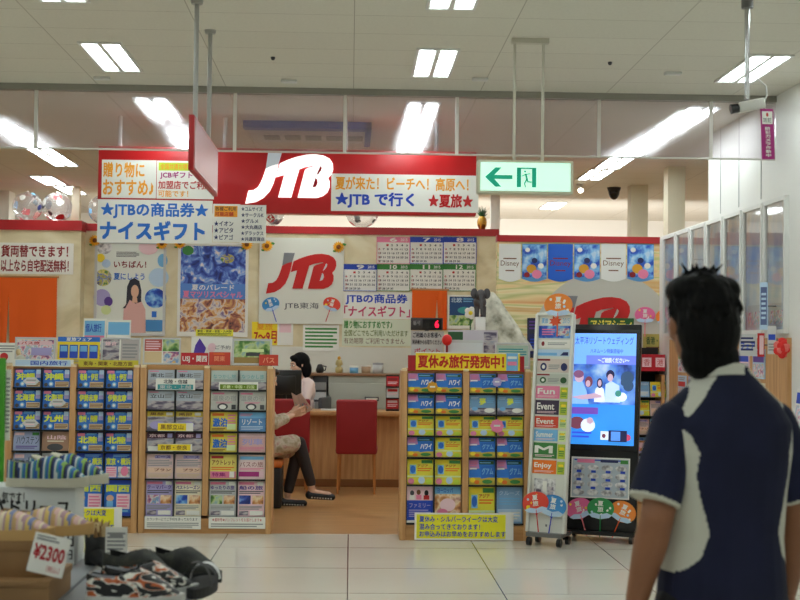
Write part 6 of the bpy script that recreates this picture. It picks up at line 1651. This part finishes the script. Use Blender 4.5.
# ---------------------------------------------------------------- shoe display at lower left
TZ = .757
wt = mat('table_grey', (150, 152, 156), .45)
def table(name, x0, x1, y0, y1, label):
    o = thing(name, label, 'table', ((x0 + x1) / 2, (y0 + y1) / 2, 0)); w, d = (x1 - x0) / 2, (y1 - y0) / 2
    mb = MB(); mb.rbox(-w, w, -d, d, TZ - .03, TZ, .005, wt); mb.build('table_top', o)
    for sx in (-1, 1):
        for sy in (-1, 1):
            mb = MB(); mb.box(sx * (w - .05) - .02, sx * (w - .05) + .02, sy * (d - .05) - .02, sy * (d - .05) + .02, 0, TZ - .03, MATS['metal_grey']); mb.build('leg', o)
table('display_table', -1.95, -.835, 3.55, 5.0, 'grey display table under the shoe boxes at lower left')
table('display_table', -.825, -.455, 3.55, 4.62, 'narrow grey display table under the leaf pattern slip-ons')

def shoe(kind, mats_u, sole, lining, L=.27, hgt=.112, stripes=0, toe=.02, openend=.56, wid=.05, laces=False):
    """Slip-on shoe, toe along +X, sole on z=0, heel at x=0. Returns (sole, upper, lining) meshes."""
    def halfw(u):
        return wid * (0.62 + .30 * math.sin(PI * min(1, u * 1.05)) + .18 * math.sin(PI * (u - .25) / .75) * (u > .25)) * (1 if u < .8 else max(.06, math.cos((u - .8) / .2 * PI / 2) ** .55)) * (1 if u > .06 else .62 + .38 * math.sqrt(max(0, u / .06)))
    def top(u):
        if u < .5: return hgt * (1.0 - .13 * math.sin(u / .5 * PI * .9))
        t = (u - .5) / .5; return hgt * (1 - t) ** .95 * .93 + .030 * t ** .5 * (1 if u < .93 else math.sqrt(max(0, (1 - u) / .07)))
    def off(u): return .008 * math.sin(PI * u)
    NU, NA = 44, 20
    sh = .028
    s = MB(); pts = []
    N = 40
    for i in range(N + 1): pts.append((i / N, 1))
    out = [(L * u, off(u) * 1 + halfw(u) * 1.06 + .002) for u, _ in pts] + [(L * u, off(u) - halfw(u) * 1.06 - .002) for u, _ in reversed(pts)]
    n = len(out); v = [(x, y, 0) for x, y in out] + [(x, y, sh + toe * .35 * (x / L) ** 6) for x, y in out]
    f = [list(range(n - 1, -1, -1)), list(range(n, 2 * n))] + [[i, (i + 1) % n, n + (i + 1) % n, n + i] for i in range(n)]
    s.add(v, f, sole)
    up = MB(); li = MB()
    for part, sc, mm in ((up, 1.0, None), (li, .93, lining)):
        v = []
        for i in range(NU + 1):
            u = i / NU
            for j in range(NA + 1):
                a = PI * j / NA
                c_, s_ = math.cos(a), math.sin(a)
                y = off(u) + halfw(u) * sc * (abs(c_) ** .7) * (1 if c_ > 0 else -1)
                z = sh - .004 + (top(u) - sh) * sc * s_ ** .75
                v.append((L * (.004 + .992 * u) if sc == 1 else L * (.02 + .955 * u), y, z))
        for i in range(NU):
            for j in range(NA):
                u = (i + .5) / NU; a = (j + .5) / NA
                lim = .27 + .23 * max(0, (u - .30) / (openend - .30)) if u > .30 else .27
                if u < openend and lim < a < 1 - lim: continue
                q = [i * (NA + 1) + j, (i + 1) * (NA + 1) + j, (i + 1) * (NA + 1) + j + 1, i * (NA + 1) + j + 1]
                if mm is None:
                    if stripes: m = mats_u[int(u * stripes + .35 * math.sin(a * PI)) % len(mats_u)]
                    else: m = mats_u[0]
                else: m = mm
                part.add([v[k_] for k_ in q], [(0, 1, 2, 3)], m, True)
    ins = [(L * (.03 + .92 * u), off(u) + halfw(u) * .9) for u in [i / 20 for i in range(21)]] + [(L * (.03 + .92 * u), off(u) - halfw(u) * .9) for u in [i / 20 for i in range(20, -1, -1)]]
    li.add([(x, y, sh + .003) for x, y in ins], [list(range(len(ins)))], lining)
    return s.mesh(kind + '_sole'), up.mesh(kind + '_upper'), li.mesh(kind + '_lining')
def put_shoe(ms, name, label, loc, rz, group, mirror=False, extra=None, rx=0.0):
    o = thing(name, label, 'shoe', loc, rz, group)
    o.rotation_euler = (rx, 0, rz)
    if mirror: o.scale = (1, -1, 1)
    for nm, m in zip(('sole', 'upper', 'lining'), ms): link(nm, m, o)
    if ms is blue_shoe:      # raised cream tongue over the opening
        mb = MB(); mb.ball((.112, .006, .086), (.040, .030, .010), MATS['sole_cream'], 8, 14, R=Matrix.Rotation(.42, 3, 'Y')); mb.build('tongue', o)
    return o
noise_mat('leaf_print', [(0.0, (16, 16, 20)), (0.47, (16, 16, 20)), (0.50, (225, 222, 212)), (0.56, (225, 222, 212)), (0.57, (190, 92, 40)), (0.64, (190, 92, 40)), (0.66, (18, 18, 22))], scale=(3.5, 6, 9), nscale=3.6, detail=1, interp='CONSTANT', distortion=1.6)
noise_mat('camo', [(0.3, (14, 14, 14)), (0.5, (34, 36, 28)), (0.6, (50, 46, 36)), (0.7, (12, 12, 12))], nscale=30, rough=.7)
st_blue = [mat('canvas_navy', (40, 60, 110), .8), mat('canvas_pale', (190, 200, 200), .8), mat('canvas_teal', (60, 130, 150), .8), mat('canvas_blue', (50, 90, 170), .8), mat('canvas_lime', (130, 170, 80), .8), mat('canvas_dark', (40, 40, 60), .8)]
st_tan = [mat('woven_tan', (196, 160, 110), .85), mat('woven_pink', (214, 176, 170), .85), mat('woven_cream', (222, 206, 176), .85), mat('woven_mauve', (176, 140, 150), .85), mat('woven_gold', (215, 185, 110), .85), mat('woven_blue', (120, 130, 170), .85)]
blue_shoe = shoe('striped', st_blue, mat('sole_cream', (205, 200, 180), .7), mat('lining_pale', (180, 178, 165), .8), L=.272, stripes=40)
tan_shoe = shoe('woven', st_tan, mat('sole_jute', (196, 156, 100), .85), mat('lining_tan', (190, 160, 130), .8), L=.275, stripes=30, hgt=.088)
leaf_shoe = shoe('leafy', [MATS['leaf_print']], mat('sole_white', (205, 205, 200), .6), mat('lining_navy', (190, 190, 195), .8), L=.278)
camo_shoe = shoe('camo', [MATS['camo']], mat('sole_black', (14, 14, 14), .7), mat('lining_black', (20, 20, 20), .8), L=.265)

# white display carton with lettering
o = thing('display_carton', 'white display carton with black Japanese lettering under the blue striped shoes', 'box', (-1.24, 4.70, TZ))
cx0, cx1 = -.34, at(75, 520, 4.70).x + 1.24
ch = at(50, 487, 4.70).z - TZ
mb = MB(); mb.rbox(cx0, cx1, 0, .16, 0, ch, .003, mat('carton_white', (214, 216, 214), .5)); mb.build('carton', o)
X = lambda px: at(px, 520, 4.70).x + 1.24
Z = lambda py: at(40, py, 4.70).z - TZ
mb = MB(); ik = mat('print_black', (28, 28, 30), .5)
mb.text('大人気です！', X(-12), X(24), Z(503), Z(492), -.0012, ik, .02)
mb.text('エスパドリーユ', X(-42), X(70), Z(514), Z(500), -.0012, ik, .035)
mb.text('0円', X(56), X(74), Z(546), Z(533), -.0012, ik, .03); mb.text('0円', X(58), X(73), Z(559), Z(550), -.0012, ik, .02)
mb.build('lettering', o)
PG = 'shoes on the display'
p = at(8, 487, 4.74)
put_shoe(blue_shoe, 'slip_on_shoe', 'blue striped slip-on on the white carton, nearest of its pair', (p.x + .0, 4.737, TZ + ch), -.07, PG)
put_shoe(blue_shoe, 'slip_on_shoe', 'blue striped slip-on on the white carton, mostly behind its pair', (p.x + .045, 4.843, TZ + ch) , -.02, PG, True)
# ribbon on the toe
q = at(74, 463, 4.74)
mb = MB(); mb.ball((0, 0, 0), (.014, .01, .006), 'magenta'); mb.ball((.012, .006, .002), (.01, .01, .006), 'teal'); mb.ball((-.012, .004, .002), (.012, .008, .006), 'pink')
# kraft boxes
kr = noise_mat('kraft', [(0.3, (140, 104, 64)), (0.7, (160, 122, 80))], nscale=3, rough=.7)
def kbox(name, x0, x1, y0, y1, z0, z1, label, lid=.03):
    o = thing(name, label, 'box', ((x0 + x1) / 2, y0, z0), 0, 'brown shoe boxes'); w = (x1 - x0) / 2
    mb = MB(); mb.rbox(-w + .003, w - .003, .003, y1 - y0 - .003, 0, z1 - z0 - .002, .002, kr); mb.build('box_body', o)
    mb = MB(); mb.rbox(-w, w, 0, y1 - y0, z1 - z0 - lid, z1 - z0, .002, kr); mb.build('lid', o)
    return o
bxr = at(46, 560, 4.0).x; bxr2 = at(54, 590, 4.0).x
zl = at(40, 581, 3.94).z
b2 = kbox('shoe_box', -1.32, bxr2, 3.94, 4.26, TZ, zl, 'flat brown shoe box at the bottom of the stack under the price card', .02)
zt = at(40, 541, 4.0).z
b1 = kbox('shoe_box', -1.32, bxr, 4.0, 4.25, zl, zt, 'brown shoe box with a darker label under the tan striped shoes')
mb = MB(); mb.rect(-.06, .02, .01, .05, .002, mat('kraft_dark', (120, 90, 58), .7)); mb.build('label_patch', b1)
p = at(-30, 541, 4.1)
put_shoe(tan_shoe, 'slip_on_shoe', 'tan and pink striped slip-on on the brown box, left of its pair', (p.x - .02, 4.06, zt), -.06, PG)
put_shoe(tan_shoe, 'slip_on_shoe', 'tan and pink striped slip-on on the brown box, right of its pair', (p.x + .07, 4.172, zt), -.06, PG, True)
# price card
c = at(48.5, 561, 3.965)
o = thing('price_card', 'white price card with red 2300 lettering leaning on the brown boxes', 'price card', (c.x, 3.965, zl + .0005))
w, h = 36 / S(3.965), 39 / S(3.965)
M = Matrix.Rotation(-.06, 4, 'X') @ Matrix.Translation((0, 0, h * .5 + .012)) @ Matrix.Rotation(.22, 4, 'Y')
mb = MB(); mb.box(-w / 2, w / 2, -.002, 0, -h / 2, h / 2, 'white', M=M)
mb.build('card', o)
mb = MB(); mb.text('¥2300', -w * .42, w * .42, -h * .14, h * .22, -.003, mat('price_red', (190, 40, 50), .5), .03, M=M); mb.text('〔税込〕', w * .02, w * .38, -h * .42, -h * .26, -.003, MATS['price_red'], .0, M=M); mb.build('lettering', o)
mb = MB(); mb.rect(-w * .42, w * .2, h * .33, h * .38, -.003, 'grey', M=M); mb.rect(-w * .42, w * .1, h * .41, h * .45, -.003, 'grey', M=M); mb.build('small_print', o)
# leaf pattern slip-ons in front, dark pair behind, strap sandal at the right
p = at(86, 601, 4.0)
put_shoe(leaf_shoe, 'slip_on_shoe', 'black, white and orange leaf pattern slip-on, nearest on the narrow table', (p.x, 4.02, TZ), -.05, PG)
put_shoe(leaf_shoe, 'slip_on_shoe', 'black, white and orange leaf pattern slip-on, behind its nearer twin', (p.x + .02, 4.16, TZ), .02, PG, True)
p = at(108, 573, 4.5)
put_shoe(camo_shoe, 'slip_on_shoe', 'dark slip-on behind the leaf pattern shoes, left of its pair', (p.x + .0, 4.46, TZ), -.55, PG)
put_shoe(camo_shoe, 'slip_on_shoe', 'dark slip-on behind the leaf pattern shoes, right of its pair', (p.x + .135, 4.52, TZ), -.5, PG, True)
p = at(202, 596, 4.25)
o = thing('sandal', 'dark sandal with pale straps at the right end of the shoe display', 'shoe', (p.x, 4.22, TZ), 0, PG)
o.rotation_euler.z = 1.5
so = MB(); pts = []
for i in range(24):
    a = 2 * PI * i / 24; pts.append((.13 * math.cos(a), .043 * math.sin(a) * (1 + .15 * math.cos(a))))
v = [(x, y, 0) for x, y in pts] + [(x, y, .03) for x, y in pts]
so.add(v, [list(range(23, -1, -1)), list(range(24, 48))] + [[i, (i + 1) % 24, 24 + (i + 1) % 24, 24 + i] for i in range(24)], mat('sandal_black', (22, 22, 24), .7)); so.build('sole', o)
for cx_, m_ in ((.07, 'palegrey'), (.02, 'sandal_black'), (-.08, 'sandal_black')):
    mb = MB(); ar = [(.045 * math.cos(PI * i / 10), .028 + (.05 if cx_ > -.05 else .075) * math.sin(PI * i / 10)) for i in range(11)]
    v = [(cx_ - .018, y, z) for y, z in ar] + [(cx_ + .018, y, z) for y, z in ar]
    mb.add(v, [(i, i + 1, 12 + i, 11 + i) for i in range(10)], m_ if m_ in PAL else MATS[m_], True); mb.build('strap', o)
# fur trimmed black ankle boots and card
p = at(94, 562, 4.72)
o = thing('ankle_boot', 'black ankle boot with beige fur trim beside the white carton', 'shoe', (p.x, 4.74, TZ), -1.1, PG)
mb = MB()
mb.lathe([(.0, 0), (.034, 0), (.036, .02), (.034, .06), (.036, .105), (0, .105)], mat('boot_black', (14, 14, 15), .6), 18); mb.capsule((0, 0, .03), (.10, 0, .022), .03, .022, MATS['boot_black']); mb.build('boot', o)
mb = MB(); k = random.Random(2); mb.ball((0, 0, .118), (.04, .04, .018), mat('fur_beige', (196, 170, 125), .9))
for i in range(60):
    a = k.uniform(0, 6.28); r_ = k.uniform(.02, .042); mb.tube((r_ * .8 * math.cos(a), r_ * .8 * math.sin(a), k.uniform(.095, .12)), (r_ * 1.15 * math.cos(a), r_ * 1.15 * math.sin(a), k.uniform(.125, .15)), .009, .002, mat('fur_beige', (196, 170, 125), .9) if i % 3 else mat('fur_brown', (140, 105, 65), .9), 6)
mb.build('fur_trim', o)
c = at(115, 560, 4.55)
o = thing('speckled_card', 'white card with speckled grey print behind the dark shoes', 'card', (at(115, 540, 4.56).x, 4.585, TZ))
mb = MB(); mb.box(-.035, .035, 0, .003, 0, at(115, 528, 4.56).z - TZ, 'white')
hh = at(115, 528, 4.56).z - TZ
prints(mb, .07, hh, 0, [('l', .08, .2, .92, .9, 8, 'grey'), ('r', .2, .75, .8, .85, 'grey')]); mb.build('card', o)
mb = MB(); mb.box(-.03, .03, -.0, .03, 0, .004, MATS['acrylic']); mb.build('foot', o)
# green panel at the left edge
gx = at(5.5, 420, 4.95).x
o = thing('green_panel', 'bright green upright display panel at the left picture edge', 'display panel', (gx - .16, 4.93, TZ))
mb = MB(); mb.rbox(-.16, .16, 0, .015, 0, at(3, 358, 4.95).z - TZ, .003, mat('panel_green', (70, 160, 30), .5)); mb.build('panel', o)
mb = MB(); mb.rbox(-.16, .16, -.03, .045, 0, .012, .003, MATS['metal_white']); mb.build('foot', o)
sheet('hanging_card', (5.5, 370, 10.5, 440), 4.95, [('l', .1, .1, .9, .9, 14, 'grey')], 'narrow white strip card along the edge of the green panel', 'card')
